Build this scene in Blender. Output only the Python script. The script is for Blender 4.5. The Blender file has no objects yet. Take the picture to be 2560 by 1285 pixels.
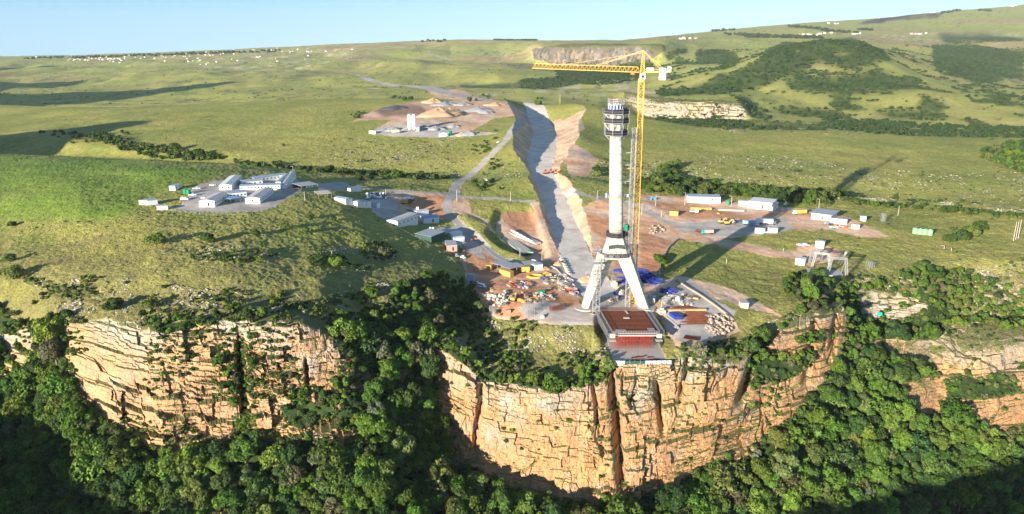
import bpy, math, random
import numpy as np
from mathutils import Vector, Matrix

# ------------------------------------------------------------------ camera, sky, sun, exposure
SC = bpy.context.scene
COL = SC.collection
R = math.radians
FPX, PITCH, CAMZ = 1828.0, R(15.6), 127.0
cam_data = bpy.data.cameras.new("camera")
cam_data.sensor_width = 36.0
cam_data.lens = 36.0 * FPX / 2560.0
cam_data.clip_start = 1.0
cam_data.clip_end = 60000.0
cam = bpy.data.objects.new("camera", cam_data)
cam.location = (0, 0, CAMZ)
cam.rotation_euler = (math.pi / 2 - PITCH, 0, 0)
COL.objects.link(cam)
SC.camera = cam

SUN_EL, SUN_AZ = R(10.3), R(38.2)      # light travels toward azimuth 40 deg right of the view
world = bpy.data.worlds.new("World")
SC.world = world
world.use_nodes = True
wn, wl = world.node_tree.nodes, world.node_tree.links
wn.clear()
sky = wn.new('ShaderNodeTexSky')
sky.sky_type = 'NISHITA'
sky.sun_disc = False
sky.sun_elevation = SUN_EL
sky.sun_rotation = math.pi + SUN_AZ     # sun stands behind the camera, to the left
sky.altitude = 600
sky.air_density = 1.0
sky.dust_density = 0.35
sky.ozone_density = 1.3
bg = wn.new('ShaderNodeBackground')
bg.inputs['Strength'].default_value = 0.08
wo = wn.new('ShaderNodeOutputWorld')
# clear morning air: the low sky opposite the sun is a pale cyan that deepens upward and to the left
tc = wn.new('ShaderNodeTexCoord'); sp = wn.new('ShaderNodeSeparateXYZ'); wl.new(tc.outputs['Generated'], sp.inputs[0])
cr = wn.new('ShaderNodeValToRGB'); ma = wn.new('ShaderNodeMath'); ma.operation = 'MULTIPLY_ADD'
ma.inputs[1].default_value = 0.16; wl.new(sp.outputs[0], ma.inputs[0])
mb = wn.new('ShaderNodeMath'); mb.operation = 'SUBTRACT'; wl.new(sp.outputs[2], mb.inputs[0]); wl.new(ma.outputs[0], mb.inputs[1])
ma.inputs[2].default_value = 0.0
wl.new(mb.outputs[0], cr.inputs[0])
e = cr.color_ramp.elements
e[0].position = 0.0; e[0].color = (2.15, 3.75, 4.8, 1)
e[1].position = 0.13; e[1].color = (1.05, 2.5, 3.9, 1)
e2 = e.new(0.5); e2.color = (0.55, 1.1, 2.1, 1)
mx = wn.new('ShaderNodeMix'); mx.data_type = 'RGBA'; mx.inputs[0].default_value = 0.85
wl.new(sky.outputs[0], mx.inputs[6]); wl.new(cr.outputs[0], mx.inputs[7])
wl.new(mx.outputs[2], bg.inputs[0])
wl.new(bg.outputs[0], wo.inputs[0])

sun_d = bpy.data.lights.new("sun", 'SUN')
sun_d.energy = 5.0
sun_d.angle = R(0.5)
sun_d.color = (1.0, 0.90, 0.76)
sun = bpy.data.objects.new("sun", sun_d)
travel = Vector((math.sin(SUN_AZ) * math.cos(SUN_EL), math.cos(SUN_AZ) * math.cos(SUN_EL), -math.sin(SUN_EL)))
sun.rotation_euler = travel.to_track_quat('-Z', 'Y').to_euler()
sun.location = (-300, -300, 400)
COL.objects.link(sun)
SC.view_settings.view_transform = 'Standard'
SC.view_settings.look = 'None'
SC.view_settings.gamma = 1.0
SC.view_settings.exposure = 1.6
SC.cycles.max_bounces = 4
SC.cycles.diffuse_bounces = 2
SC.cycles.volume_bounces = 0

# ------------------------------------------------------------------ pixel <-> world
CP, SP = math.cos(PITCH), math.sin(PITCH)
def ray(px, py):
    r = (np.asarray(px, float) - 1280.0) / FPX
    u = (642.5 - np.asarray(py, float)) / FPX
    return r, CP + u * SP, -SP + u * CP

def project(x, y, z):
    x = np.asarray(x, float); y = np.asarray(y, float); dz = np.asarray(z, float) - CAMZ
    f = np.maximum(y * CP - dz * SP, 1e-3)
    u = y * SP + dz * CP
    return 1280 + FPX * x / f, 642.5 - FPX * u / f

# ------------------------------------------------------------------ noise
def _h(ix, iy, iz=0, s=0):
    n = (ix.astype(np.int64) * 374761393 + iy.astype(np.int64) * 668265263 + np.asarray(iz, dtype=np.int64) * 2147483647 + s * 1274126177) & 0xffffffff
    n = ((n ^ (n >> 13)) * 1274126177) & 0xffffffff
    n = ((n ^ (n >> 16)) * 2246822519) & 0xffffffff
    return ((n ^ (n >> 15)) & 0xffffff) / float(0xffffff)

def n2(x, y, s=0):
    ix = np.floor(x); iy = np.floor(y)
    fx = x - ix; fy = y - iy
    fx = fx * fx * (3 - 2 * fx); fy = fy * fy * (3 - 2 * fy)
    a = _h(ix, iy, 0, s); b = _h(ix + 1, iy, 0, s); c = _h(ix, iy + 1, 0, s); d = _h(ix + 1, iy + 1, 0, s)
    return (a + (b - a) * fx) * (1 - fy) + (c + (d - c) * fx) * fy - 0.5

def fbm(x, y, o=4, s=0):
    v = 0; a = 1.0
    for i in range(o):
        v = v + a * n2(x, y, s + i); x = x * 2.03 + 17.3; y = y * 2.03 - 9.1; a *= 0.5
    return v

def cell(u, v, s=0, shift=0.5):
    iv = np.floor(v)
    off = _h(iv, iv * 0 + 3, 0, s + 7) * 7.0
    return _h(np.floor(u + off * shift), iv, 0, s)

def inpoly(x, y, poly):
    p = np.array(poly, float)
    inside = np.zeros(x.shape, bool)
    bb = (x >= p[:, 0].min()) & (x <= p[:, 0].max()) & (y >= p[:, 1].min()) & (y <= p[:, 1].max())
    if not bb.any(): return inside
    xs, ys = x[bb], y[bb]
    r = np.zeros(xs.shape, bool)
    n = len(p)
    for i in range(n):
        x0, y0 = p[i]; x1, y1 = p[(i + 1) % n]
        if y0 == y1: continue
        c = ((y0 > ys) != (y1 > ys)) & (xs < (x1 - x0) * (ys - y0) / (y1 - y0) + x0)
        r ^= c
    inside[bb] = r
    return inside

def smooth(a, b, x):
    t = np.clip((x - a) / (b - a), 0, 1)
    return t * t * (3 - 2 * t)

# ------------------------------------------------------------------ terrain: feature lines (px, py, forward distance in metres), near to far
FL = [
 ("z", [(-700, -190, 40), (3260, -190, 40)]),
 ("z", [(-700, -150, 150), (3260, -160, 150)]),
 ("p", [(-700,1300,285),(0,1300,285),(300,1300,250),(600,1300,250),(900,1300,250),(1050,1300,258),(1200,1300,268),(1400,1300,268),(1550,1300,270),(1750,1300,280),(1960,1300,290),(2120,1300,300),(2300,1300,310),(2560,1300,325),(3260,1300,340)]),
 ("p", [(-700,1150,310),(0,1000,325),(100,960,318),(180,965,303),(300,1065,282),(400,1118,273),(620,1080,277),(700,1105,274),(860,1112,274),(930,1050,284),(980,1100,283),(1050,1150,286),(1095,1150,294),(1130,1130,300),(1200,1165,294),(1300,1215,286),(1400,1242,282),(1500,1262,280),(1560,1240,284),(1650,1215,289),(1780,1150,300),(1850,1130,306),(1950,1060,318),(2040,1000,332),(2110,990,345),(2200,1000,345),(2300,1040,342),(2330,1065,342),(2420,1060,344),(2480,1095,342),(2560,1075,350),(3260,1000,370)]),
 ("p", [(-700,880,330),(0,850,335),(60,835,330),(150,805,322),(300,815,305),(400,820,300),(560,800,300),(760,805,298),(860,850,300),(940,900,308),(985,850,318),(1050,810,332),(1080,835,327),(1092,868,322),(1160,885,312),(1205,945,304),(1300,955,301),(1400,975,299),(1500,955,301),(1545,918,303),(1680,900,308),(1800,912,312),(1870,900,320),(1900,880,330),(1940,830,338),(2000,815,344),(2110,770,362),(2140,820,375),(2200,850,378),(2280,830,385),(2330,850,382),(2450,870,372),(2560,850,380),(3260,800,395)]),
 ("p", [(-700,800,350),(0,760,352),(150,730,345),(400,750,325),(600,760,318),(800,780,316),(900,800,328),(960,795,332),(1000,770,340),(1100,760,356),(1150,810,352),(1200,850,338),(1300,880,325),(1400,890,322),(1480,880,325),(1510,897,309),(1660,895,310),(1700,875,313),(1750,865,318),(1800,850,330),(1850,830,342),(1950,790,352),(2050,760,365),(2130,780,385),(2180,800,388),(2320,790,390),(2400,790,396),(2500,790,398),(2560,790,400),(3260,760,410)]),
 ("p", [(-700,700,380),(0,680,375),(150,670,370),(400,680,350),(600,690,346),(800,700,352),(900,715,360),(1000,705,368),(1080,690,386),(1130,720,392),(1200,785,362),(1300,805,345),(1400,800,342),(1485,802,341),(1510,828,345),(1640,828,345),(1665,815,340),(1700,820,334),(1750,820,334),(1830,800,345),(1900,780,355),(2000,740,372),(2060,715,388),(2130,700,405),(2160,722,404),(2230,722,404),(2320,735,396),(2380,700,418),(2440,690,425),(2560,700,420),(3260,680,430)]),
 ("p", [(-700,640,400),(0,620,415),(200,610,405),(400,600,394),(600,600,396),(800,620,402),(900,640,408),(1000,640,424),(1080,640,438),(1170,700,408),(1250,740,376),(1350,760,362),(1480,768,357),(1550,768,357.5),(1640,768,357),(1700,765,358),(1800,740,374),(1900,700,402),(2000,670,425),(2100,650,440),(2300,650,435),(2450,650,435),(2560,655,430),(3260,650,430)]),
 ("p", [(-700,560,470),(0,550,470),(200,550,440),(400,550,432),(600,550,436),(800,560,445),(900,575,449),(1000,590,462),(1060,600,468),(1150,620,470),(1300,640,452),(1400,650,444),(1550,650,444),(1650,650,440),(1800,640,445),(2000,600,475),(2300,590,480),(2560,590,480),(3260,590,485)]),
 ("p", [(-700,480,560),(0,480,540),(200,480,510),(400,490,500),(600,495,494),(750,490,505),(850,500,512),(950,520,530),(1050,540,540),(1150,550,530),(1300,560,525),(1450,560,520),(1600,560,520),(1750,550,530),(2000,530,545),(2300,525,550),(2560,530,540),(3260,530,540)]),
 ("p", [(-700,420,700),(0,430,660),(200,430,620),(400,430,590),(600,435,590),(800,455,588),(900,465,594),(1050,475,600),(1150,480,610),(1300,490,600),(1450,490,590),(1600,480,600),(1750,480,610),(2000,490,600),(2300,505,580),(2560,515,570),(3260,515,570)]),
 ("p", [(-700,380,880),(0,383,850),(200,395,800),(400,402,750),(600,412,700),(800,430,670),(900,440,660),(1100,455,650),(1200,460,645),(1350,440,650),(1600,470,640),(1800,475,640),(2100,500,620),(2300,515,610),(2560,530,590),(3260,530,590)]),
 ("p", [(-700,378,950),(0,380,930),(200,392,870),(400,402,820),(600,412,770),(800,428,730),(1000,440,720),(1150,440,720),(1350,425,700),(1450,430,700),(1600,460,680),(1800,468,680),(2100,490,660),(2300,505,650),(2560,520,630),(3260,520,630)]),
 ("p", [(-700,345,1050),(0,340,1000),(200,350,930),(400,365,870),(600,375,830),(800,390,800),(1000,395,790),(1150,395,790),(1300,380,800),(1450,380,800),(1600,430,740),(1800,430,740),(2000,440,730),(2200,450,720),(2400,450,720),(2560,455,715),(3260,450,720)]),
 ("p", [(-700,310,1200),(0,310,1150),(300,325,1000),(600,340,930),(800,350,880),(1000,350,870),(1200,345,880),(1350,330,900),(1450,340,880),(1600,390,830),(1800,390,830),(2000,395,830),(2300,400,820),(2560,405,810),(3260,405,820)]),
 ("p", [(-700,280,1400),(0,285,1300),(300,295,1130),(600,300,1060),(900,310,960),(1050,315,930),(1250,305,980),(1400,300,1000),(1600,340,950),(1800,350,920),(2100,360,900),(2560,365,900),(3260,365,900)]),
 ("p", [(-700,255,1600),(0,263,1450),(150,269,1350),(300,270,1300),(500,262,1300),(700,252,1300),(900,248,1280),(1050,250,1200),(1250,250,1180),(1400,256,1150),(1500,268,1120),(1620,298,1080),(1750,318,1030),(1900,326,1000),(2100,328,1000),(2200,338,980),(2400,345,970),(2560,348,960),(3260,350,960)]),
 ("p", [(-700,262,1800),(0,268,1700),(300,274,1550),(500,266,1550),(700,258,1550),(900,252,1500),(1050,252,1450),(1250,252,1400),(1400,258,1350),(1500,272,1300),(1620,325,1150),(1750,335,1110),(1850,335,1110),(2000,333,1080),(2200,343,1060),(2560,352,1040),(3260,355,1040)]),
 ("p", [(-700,245,2000),(0,255,1950),(300,262,1850),(500,258,1850),(700,245,1800),(900,235,1900),(1050,235,1900),(1250,240,1800),(1400,235,1900),(1500,250,1650),(1620,290,1420),(1700,300,1350),(1850,305,1300),(1900,315,1200),(2200,325,1180),(2560,338,1150),(3260,340,1150)]),
 ("p", [(-700,235,2300),(0,235,2250),(300,240,2150),(700,225,2100),(900,215,2200),(1050,215,2200),(1250,215,2200),(1400,205,2300),(1500,225,1950),(1620,245,1480),(1700,250,1385),(1850,255,1340),(1880,295,1300),(1900,297,1290),(2200,312,1280),(2560,325,1250),(3260,330,1250)]),
 ("p", [(-700,215,3000),(0,205,2900),(300,205,2800),(700,195,2700),(900,190,2700),(1050,185,2700),(1250,190,2500),(1400,190,2600),(1500,205,2200),(1620,225,1700),(1700,225,1650),(1850,215,1600),(2050,205,1650),(2300,215,1600),(2560,240,1600),(3260,240,1600)]),
 ("p", [(-700,190,3600),(0,185,3600),(300,180,3500),(700,170,3400),(900,165,3400),(960,152,3350),(1050,145,3300),(1130,155,3300),(1250,168,3000),(1400,172,3200),(1500,180,2700),(1620,205,2100),(1700,185,2000),(1850,145,1950),(1950,115,2000),(2050,100,2100),(2150,107,2150),(2300,160,2200),(2560,205,2300),(3260,205,2300)]),
 ("p", [(-700,175,4200),(0,165,4300),(300,160,4300),(700,150,4200),(900,145,4100),(1050,148,3900),(1250,155,3700),(1400,162,3400),(1500,162,3250),(1600,158,3100),(1700,160,2700),(1850,140,2600),(2050,112,2500),(2150,118,2600),(2300,130,3000),(2560,140,3200),(3260,150,3200)]),
 ("p", [(-700,160,4800),(0,150,5000),(300,148,5000),(700,135,4700),(900,120,4900),(1050,115,4900),(1250,112,4800),(1320,113,4300),(1350,114,3700),(1400,113,3480),(1500,112,3340),(1600,112,3180),(1660,108,3120),(1720,106,3700),(1850,100,3900),(2050,97,3800),(2300,100,4000),(2560,95,4000),(3260,90,4000)]),
 ("p", [(-700,146,6500),(0,141,6500),(200,137,6400),(500,127,6200),(800,112,6000),(1000,104,5600),(1150,99,5400),(1400,101,5200),(1550,101,5200),(1650,92,5600),(1800,75,6000),(2000,57,6200),(2200,45,6300),(2400,26,6500),(2560,12,6700),(3260,-20,7000)]),
]
NSEG = [6, 20, 150, 260, 60, 70, 90, 62, 60, 50, 34, 16, 44, 34, 30, 34, 10, 14, 20, 26, 30, 26, 26, 24]
assert len(NSEG) == len(FL) - 1
azc = np.concatenate([np.linspace(-72, -41, 90, endpoint=False), np.linspace(-41, 41, 1340), np.linspace(41, 72, 91)[1:]])
AZ = np.radians(azc)
NC = len(AZ)
KD = []; KT = []
for kind, pts in FL:
    a = []; d = []; t = []
    for p in pts:
        if kind == "z":
            a.append(math.atan((p[0] - 1280) / 1500.0)); d.append(p[2]); t.append((p[1] - CAMZ) / p[2])
        else:
            rx, ry, rz = ray(p[0], p[1]); k = p[2] / ry
            X, Y, Z = rx * k, ry * k, rz * k
            h = math.hypot(X, Y); a.append(math.atan2(X, Y)); d.append(Y); t.append(Z / h)
    o = np.argsort(a); a = np.array(a)[o]; d = np.array(d)[o]; t = np.array(t)[o]
    # smoothed linear interpolation
    aa = np.interp(AZ, a, np.arange(len(a)))
    dd = np.interp(AZ, a, d); tt = np.interp(AZ, a, t)
    KD.append(dd / np.cos(np.clip(AZ, -1.0, 1.0))); KT.append(tt)
KD = np.array(KD); KT = np.array(KT)
# light smoothing along azimuth of the far lines
for i in range(len(KD)):
    w = 5 if i < 9 else 15
    ker = np.hanning(w + 2)[1:-1]; ker /= ker.sum()
    for A in (KD, KT):
        v = np.pad(A[i], (w // 2, w // 2), 'edge'); A[i] = np.convolve(v, ker, 'valid')
KZ = CAMZ + KD * KT

def mono_slopes(K):
    dl = np.diff(K, axis=0)
    m = np.zeros_like(K)
    p = dl[:-1] * dl[1:]
    m[1:-1] = np.where(p > 0, 2 * p / np.where(np.abs(dl[:-1] + dl[1:]) < 1e-9, 1, dl[:-1] + dl[1:]), 0)
    m[0] = dl[0]; m[-1] = dl[-1]
    return m
MD, MZ = mono_slopes(KD), mono_slopes(KZ)
rowsD = []; rowsZ = []; rowsT = []
for i, n in enumerate(NSEG):
    for j in range(n):
        s = j / n
        h00 = 2*s**3 - 3*s*s + 1; h10 = s**3 - 2*s*s + s; h01 = -2*s**3 + 3*s*s; h11 = s**3 - s*s
        rowsD.append(h00 * KD[i] + h10 * MD[i] + h01 * KD[i+1] + h11 * MD[i+1])
        rowsZ.append(h00 * KZ[i] + h10 * MZ[i] + h01 * KZ[i+1] + h11 * MZ[i+1])
        rowsT.append(i + s)
rowsD.append(KD[-1]); rowsZ.append(KZ[-1]); rowsT.append(len(NSEG))
for e, (dd, dz) in enumerate([(900, -25), (3500, -90), (9000, -400)]):
    rowsD.append(KD[-1] + dd); rowsZ.append(KZ[-1] + dz); rowsT.append(len(NSEG) + 0.1 * (e + 1))
GD = np.array(rowsD); GZ = np.array(rowsZ); GT = np.array(rowsT)
NR = GD.shape[0]
T2 = np.repeat(GT[:, None], NC, 1)
A2 = np.repeat(AZ[None, :], NR, 0)
GX = GD * np.sin(A2); GY = GD * np.cos(A2)
PX0, PY0 = project(GX, GY, GZ)

# the valleys behind each crest lie deeper
DEEP = smooth(16.2, 16.8, T2) * (1 - smooth(17.3, 17.9, T2)) * (PX0 < 1400)
GZ = GZ - 16 * DEEP
# hills outside the frame on the left (they throw the long shadows across the far fields)
for cx, cy, hh, sx, sy in [(-870, 660, 118, 120, 130), (-1780, 1540, 250, 300, 260), (-3250, 3450, 230, 420, 420), (-2300, 2250, 190, 260, 300)]:
    g = np.exp(-(((GX - cx) / sx) ** 2 + ((GY - cy) / sy) ** 2))
    GZ = GZ + hh * g * smooth(R(-36.8), R(-40), A2)

# roads: centre lines as (px, py, forward distance)
def world_line(pts):
    o = []
    for px, py, Y in pts:
        rx, ry, rz = ray(px, py); k = Y / ry
        o.append((rx * k, Y, CAMZ + rz * k))
    return np.array(o)

def dist_line(x, y, L):
    best = np.full(x.shape, 1e9); zz = np.zeros(x.shape); side = np.zeros(x.shape)
    for i in range(len(L) - 1):
        a, b = L[i], L[i + 1]
        dx, dy = b[0] - a[0], b[1] - a[1]; l2 = dx * dx + dy * dy
        t = np.clip(((x - a[0]) * dx + (y - a[1]) * dy) / l2, 0, 1)
        ex = x - a[0] - t * dx; ey = y - a[1] - t * dy
        d = np.hypot(ex, ey); m = d < best
        best = np.where(m, d, best); zz = np.where(m, a[2] + t * (b[2] - a[2]), zz)
        side = np.where(m, np.sign(dx * ey - dy * ex), side)
    return best, zz, side

def chaikin(L, n=2):
    for _ in range(n):
        q = [L[0]]
        for i in range(len(L) - 1):
            q.append(0.75 * L[i] + 0.25 * L[i + 1]); q.append(0.25 * L[i] + 0.75 * L[i + 1])
        q.append(L[-1]); L = np.array(q)
    return L

def profile_z(x, y):
    """height of the current ground under world x, y"""
    x = np.atleast_1d(np.asarray(x, float)); y = np.atleast_1d(np.asarray(y, float))
    az = np.arctan2(x, y); D = np.hypot(x, y)
    c = np.interp(az, AZ, np.arange(NC)); out = np.zeros(x.shape)
    for i in range(len(x)):
        c0 = int(c[i]); c1 = min(c0 + 1, NC - 1); f = c[i] - c0
        out[i] = (1 - f) * np.interp(D[i], GD[:, c0], GZ[:, c0]) + f * np.interp(D[i], GD[:, c1], GZ[:, c1])
    return out

def hit(px, py, tmin=2.0):
    """first ground point seen through photo pixel"""
    rx, ry, rz = ray(px, py)
    az = math.atan2(rx, ry); T = float(rz / math.hypot(rx, ry))
    c = np.interp(az, AZ, np.arange(NC)); c0 = int(c); c1 = min(c0 + 1, NC - 1); f = c - c0
    D = (1 - f) * GD[:, c0] + f * GD[:, c1]; Z = (1 - f) * GZ[:, c0] + f * GZ[:, c1]
    t = (Z - CAMZ) / D
    ok = np.where((t >= T) & (GT >= tmin))[0]
    if len(ok) == 0: i = NR - 4
    else: i = ok[0]
    if i > 0 and t[i] != t[i - 1]:
        g = min(max((T - t[i - 1]) / (t[i] - t[i - 1]), 0), 1)
    else: g = 1
    d = D[i - 1] + g * (D[i] - D[i - 1]); z = Z[i - 1] + g * (Z[i] - Z[i - 1])
    return Vector((d * math.sin(az), d * math.cos(az), z))

# ------------------------------------------------------------------ ground relief
HAUL = chaikin(world_line([(1500,745,378),(1475,700,404),(1442,650,445),(1425,600,495),(1403,550,555),(1382,500,620),(1365,455,680),(1350,425,735),(1353,390,800),(1362,350,930),(1358,320,1060),(1345,300,1140),(1330,285,1220),(1305,270,1290),(1270,258,1370)]))
ZN = GZ.copy()
und = smooth(4.6, 6.2, T2) * (1 - smooth(15, 16.5, T2))
GZ = GZ + und * (1.6 * fbm(GX / 42, GY / 42, 3, 11))
far = smooth(16.5, 18.5, T2)
GZ = GZ + far * (15.0 * fbm(GX / 280, GY / 280, 4, 21) + 2.0 * fbm(GX / 45, GY / 45, 3, 22)) * (1 - smooth(23.5, 24, T2) * 0.6)
# gullies and folds on the far hills
fold = np.abs(fbm(GX / 420, GY / 900, 3, 31))
GZ = GZ - smooth(18.5, 20, T2) * (1 - smooth(22.6, 24, T2)) * 26 * np.maximum(0, 0.25 - fold) * 4 * 0.45

hd, hz, hs = dist_line(GX, GY, HAUL)
near_road = (T2 > 6.0) & (T2 < 17.5)
PXa, PYa = PX0, PY0
berm = np.exp(-((hd - 34) / 20) ** 2) * 5.5 * smooth(395, 430, GY) * (1 - smooth(560, 600, GY)) * (hs > 0) * 0.1
berm2 = np.exp(-((hd - 32) / 16) ** 2) * 1.2 * smooth(440, 470, GY) * (1 - smooth(560, 600, GY)) * (hs < 0)
deep = np.exp(-(hd / 60) ** 2) * np.where(hs > 0, 12.0, 3.5) * smooth(690, 800, GY) * (1 - smooth(860, 1060, GY))
GZ = np.where(near_road, GZ + berm + berm2 + deep, GZ)
HW = 10.5 + 5.0 * smooth(690, 830, GY)
hz = hz + 0.8 + 2.4 * smooth(530, 590, GY) * (1 - smooth(710, 780, GY))
sl = np.where(GY > 700, np.where(hs > 0, 0.85, 0.45), 1.1)
rag = 2.4 * fbm(GX / 9, GY / 9, 4, 41)
bank = np.maximum(hd - HW + rag * np.clip((hd - HW) / 4, 0, 1), 0) * sl
lo, hi = hz - bank, hz + bank
carved = np.minimum(np.maximum(GZ, lo), hi)
fade = smooth(362, 400, GY) * (1 - smooth(1080, 1260, GY))
GZ = np.where(near_road, GZ + (carved - GZ) * fade, GZ)
on_haul = near_road & (hd < HW) & (GY > 372) & (GY < 1225)
cutbank = near_road & (hd >= HW) & (hd < 75) & (fade > 0.5) & ((np.abs(GZ - lo) < 0.02) | (np.abs(GZ - hi) < 0.02))

# pit with the beam casting slabs beside the haul road, and the hollow under the deck front
def pit(poly, dz, t0=6, t1=12):
    global GZ
    m = inpoly(PXa, PYa, poly) & (T2 > t0) & (T2 < t1)
    w = m.astype(float)
    for _ in range(14):
        w[1:-1] = (w[:-2] + w[1:-1] * 2 + w[2:]) / 4; w[:, 1:-1] = (w[:, :-2] + w[:, 1:-1] * 2 + w[:, 2:]) / 4
    GZ = GZ + dz * w
pit([(1245,520),(1325,515),(1345,560),(1372,640),(1320,645),(1250,620),(1215,590),(1230,555)], -3.0)
pit([(1145,535),(1175,540),(1240,575),(1320,650),(1290,650),(1200,600)], 2.0)

# ---------------------------------------------------------------- masks drawn round real features of the place
wx = 7 * fbm(GX / 9, GY / 9, 3, 51) * np.clip(400 / np.maximum(GY, 1), 0.2, 1.2)
wy = 5 * fbm(GX / 9 + 40, GY / 9, 3, 52) * np.clip(400 / np.maximum(GY, 1), 0.15, 1.2)
QX, QY = PX0 + wx, PY0 + wy
ROCK = [
 ([(1086,866),(1160,880),(1205,938),(1300,952),(1400,972),(1500,950),(1545,912),(1660,895),(1720,878),(1800,895),(1870,885),(1895,860),(1935,815),(2060,770),(2112,752),(2122,850),(2080,925),(2055,1000),(1960,1065),(1850,1140),(1780,1160),(1650,1222),(1560,1248),(1540,1268),(1500,1268),(1400,1248),(1300,1222),(1200,1172),(1130,1130),(1100,1000)], 2.6, 6.6, 1.0),
 ([(150,798),(300,810),(560,795),(770,795),(860,845),(940,895),(955,1000),(930,1060),(860,1122),(700,1112),(620,1088),(400,1128),(300,1090),(180,970),(150,880)], 2.6, 6.6, 1.0),
 ([(-20,835),(70,835),(95,880),(90,930),(-20,940)], 2.6, 6.6, 0.8),
 ([(2140,722),(2320,735),(2315,775),(2230,800),(2160,795)], 2.6, 7.2, 0.8),
 ([(2170,850),(2250,835),(2350,850),(2400,820),(2520,815),(2600,820),(2600,1080),(2480,1100),(2440,1060),(2400,1000),(2330,940),(2300,900),(2200,890)], 2.6, 6.8, 1.0),
 ([(2250,950),(2370,955),(2375,1015),(2345,1070),(2290,1040)], 2.6, 6.0, 0.9),
]
ROCK += [([(60,700),(180,712),(270,738),(250,752),(150,735),(60,716)], 4.5, 8.5, 0.8), ([(320,745),(420,760),(500,775),(480,786),(330,762)], 4.5, 8.5, 0.8), ([(560,740),(680,748),(760,765),(700,775),(570,756)], 4.5, 8.5, 0.7), ([(1190,800),(1290,820),(1280,832),(1180,822)], 4, 8, 0.7), ([(2380,690),(2480,700),(2560,690),(2560,720),(2450,725),(2370,712)], 4.5, 9, 0.7), ([(2440,740),(2600,735),(2600,790),(2500,780)], 4.5, 9, 0.8),
 ([(1560,232),(1640,240),(1860,252),(1870,290),(1860,305),(1700,312),(1640,305),(1560,270)], 17.8, 19.6, 0.9),
 ([(1330,118),(1400,108),(1660,106),(1665,118),(1620,152),(1560,155),(1500,162),(1380,158),(1335,142)], 21.8, 23.4, 0.9),
 ([(1280,205),(1360,210),(1400,225),(1370,232),(1290,222)], 17.5, 20.5, 0.8),
 ([(1860,300),(1960,306),(2200,318),(2200,326),(2000,326),(1870,322)], 17.0, 20.5, 0.6)]
UB = A2 * 310.0
RX = PX0 + 16 * fbm(UB / 13, GZ / 10, 4, 53); RY = PY0 + np.where(PX0 < 1000, 52, 24) * fbm(UB / 16, GZ * 0 + 3, 4, 54) + 8 * fbm(UB / 5, GZ / 6, 3, 55)
brk = fbm(UB / 24, GZ / 11, 4, 56)
keep_rock = np.where(PX0 < 1000, brk > -0.33, np.where(PX0 > 1885, brk > -0.26, True)) | (T2 > 10)
rock = np.zeros_like(GZ)
for poly, t0, t1, s in ROCK:
    m = np.where(T2 < 8, inpoly(RX, RY, poly), inpoly(QX, QY, poly)) & keep_rock & (T2 > t0) & (T2 < t1)
    rock = np.maximum(rock, m * s)
rw = rock.copy()
for _ in range(5):
    rw[1:-1] = (rw[:-2] + rw[1:-1] * 2 + rw[2:]) / 4
    rw[:, 1:-1] = (rw[:, :-2] + rw[:, 1:-1] * 2 + rw[:, 2:]) / 4
# jointed sandstone: buttresses, beds, blocks, cracks
U = A2 * 310.0; V = GZ
wu = U + 3.5 * fbm(U / 14, V / 11, 3, 61); wv = V + 1.6 * fbm(U / 18, V / 9, 3, 62)
left = (PX0 < 1000)
off = 4.2 * fbm(U / 30, V / 60, 3, 63)
off += np.where((PX0 > 1190) & (PX0 < 1470), 1.6, 4.2) * (cell(wu / 11.0, wv / 13.0, 64) - 0.5)
off += np.where(left, 2.8, 2.3) * (cell(wu / np.where(left, 7.5, 5.0), wv / 4.6, 65) - 0.5)
off += 0.5 * (cell(wu / 2.2, wv / 1.9, 66) - 0.5)
off += 0.5 * fbm(U / 1.5, V / 1.5, 3, 68)
crk = np.abs(fbm(wu / 9.0, wv / 45.0, 3, 67))
off -= np.where(left, 0.8, np.where(PX0 < 1470, 1.0, 3.2)) * np.clip(1 - crk / 0.035, 0, 1) * smooth(-0.15, 0.15, n2(U / 16, V / 14, 69))
wL = np.where(left, 5.2, 3.0); pL = np.where(left, 7.0, 11.0)
calm = 1 - 0.65 * smooth(1180, 1215, PX0) * (1 - smooth(1450, 1490, PX0)) * smooth(950, 990, PY0)
wv2 = wv + 5.5 * fbm(U / 34, V / 26, 3, 71) + 6.0 * cell((wu + 0.35 * wv) / 15.0, wv * 0 + 0.5, 74) + 2.0 * cell(wu / 5.0, wv * 0 + 0.5, 75)
amp = np.clip(0.55 + 1.5 * fbm(U / 20, V / 12, 3, 76), 0.0, 1.5) * calm
saw = (wv2 / (pL * (1 + 0.25 * np.sin(U / 30.0)))) % 1.0
off += (saw - 0.5) * wL * amp
off *= 0.55 + 0.45 * calm
saw2 = ((wv2 + 1.6 * cell(wu / 4.0, wv / 9.0, 73)) / 2.6) % 1.0
off += (saw2 - 0.5) * np.where(left, 1.5, 0.9) * np.clip(0.4 + 1.8 * fbm(U / 9, V / 7, 3, 77), 0, 1.3) * calm
off += 1.8 * np.maximum(0, fbm(U / 7, V / 6, 4, 78) - 0.15) * np.where(left, 1.6, 0.9)
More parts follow.
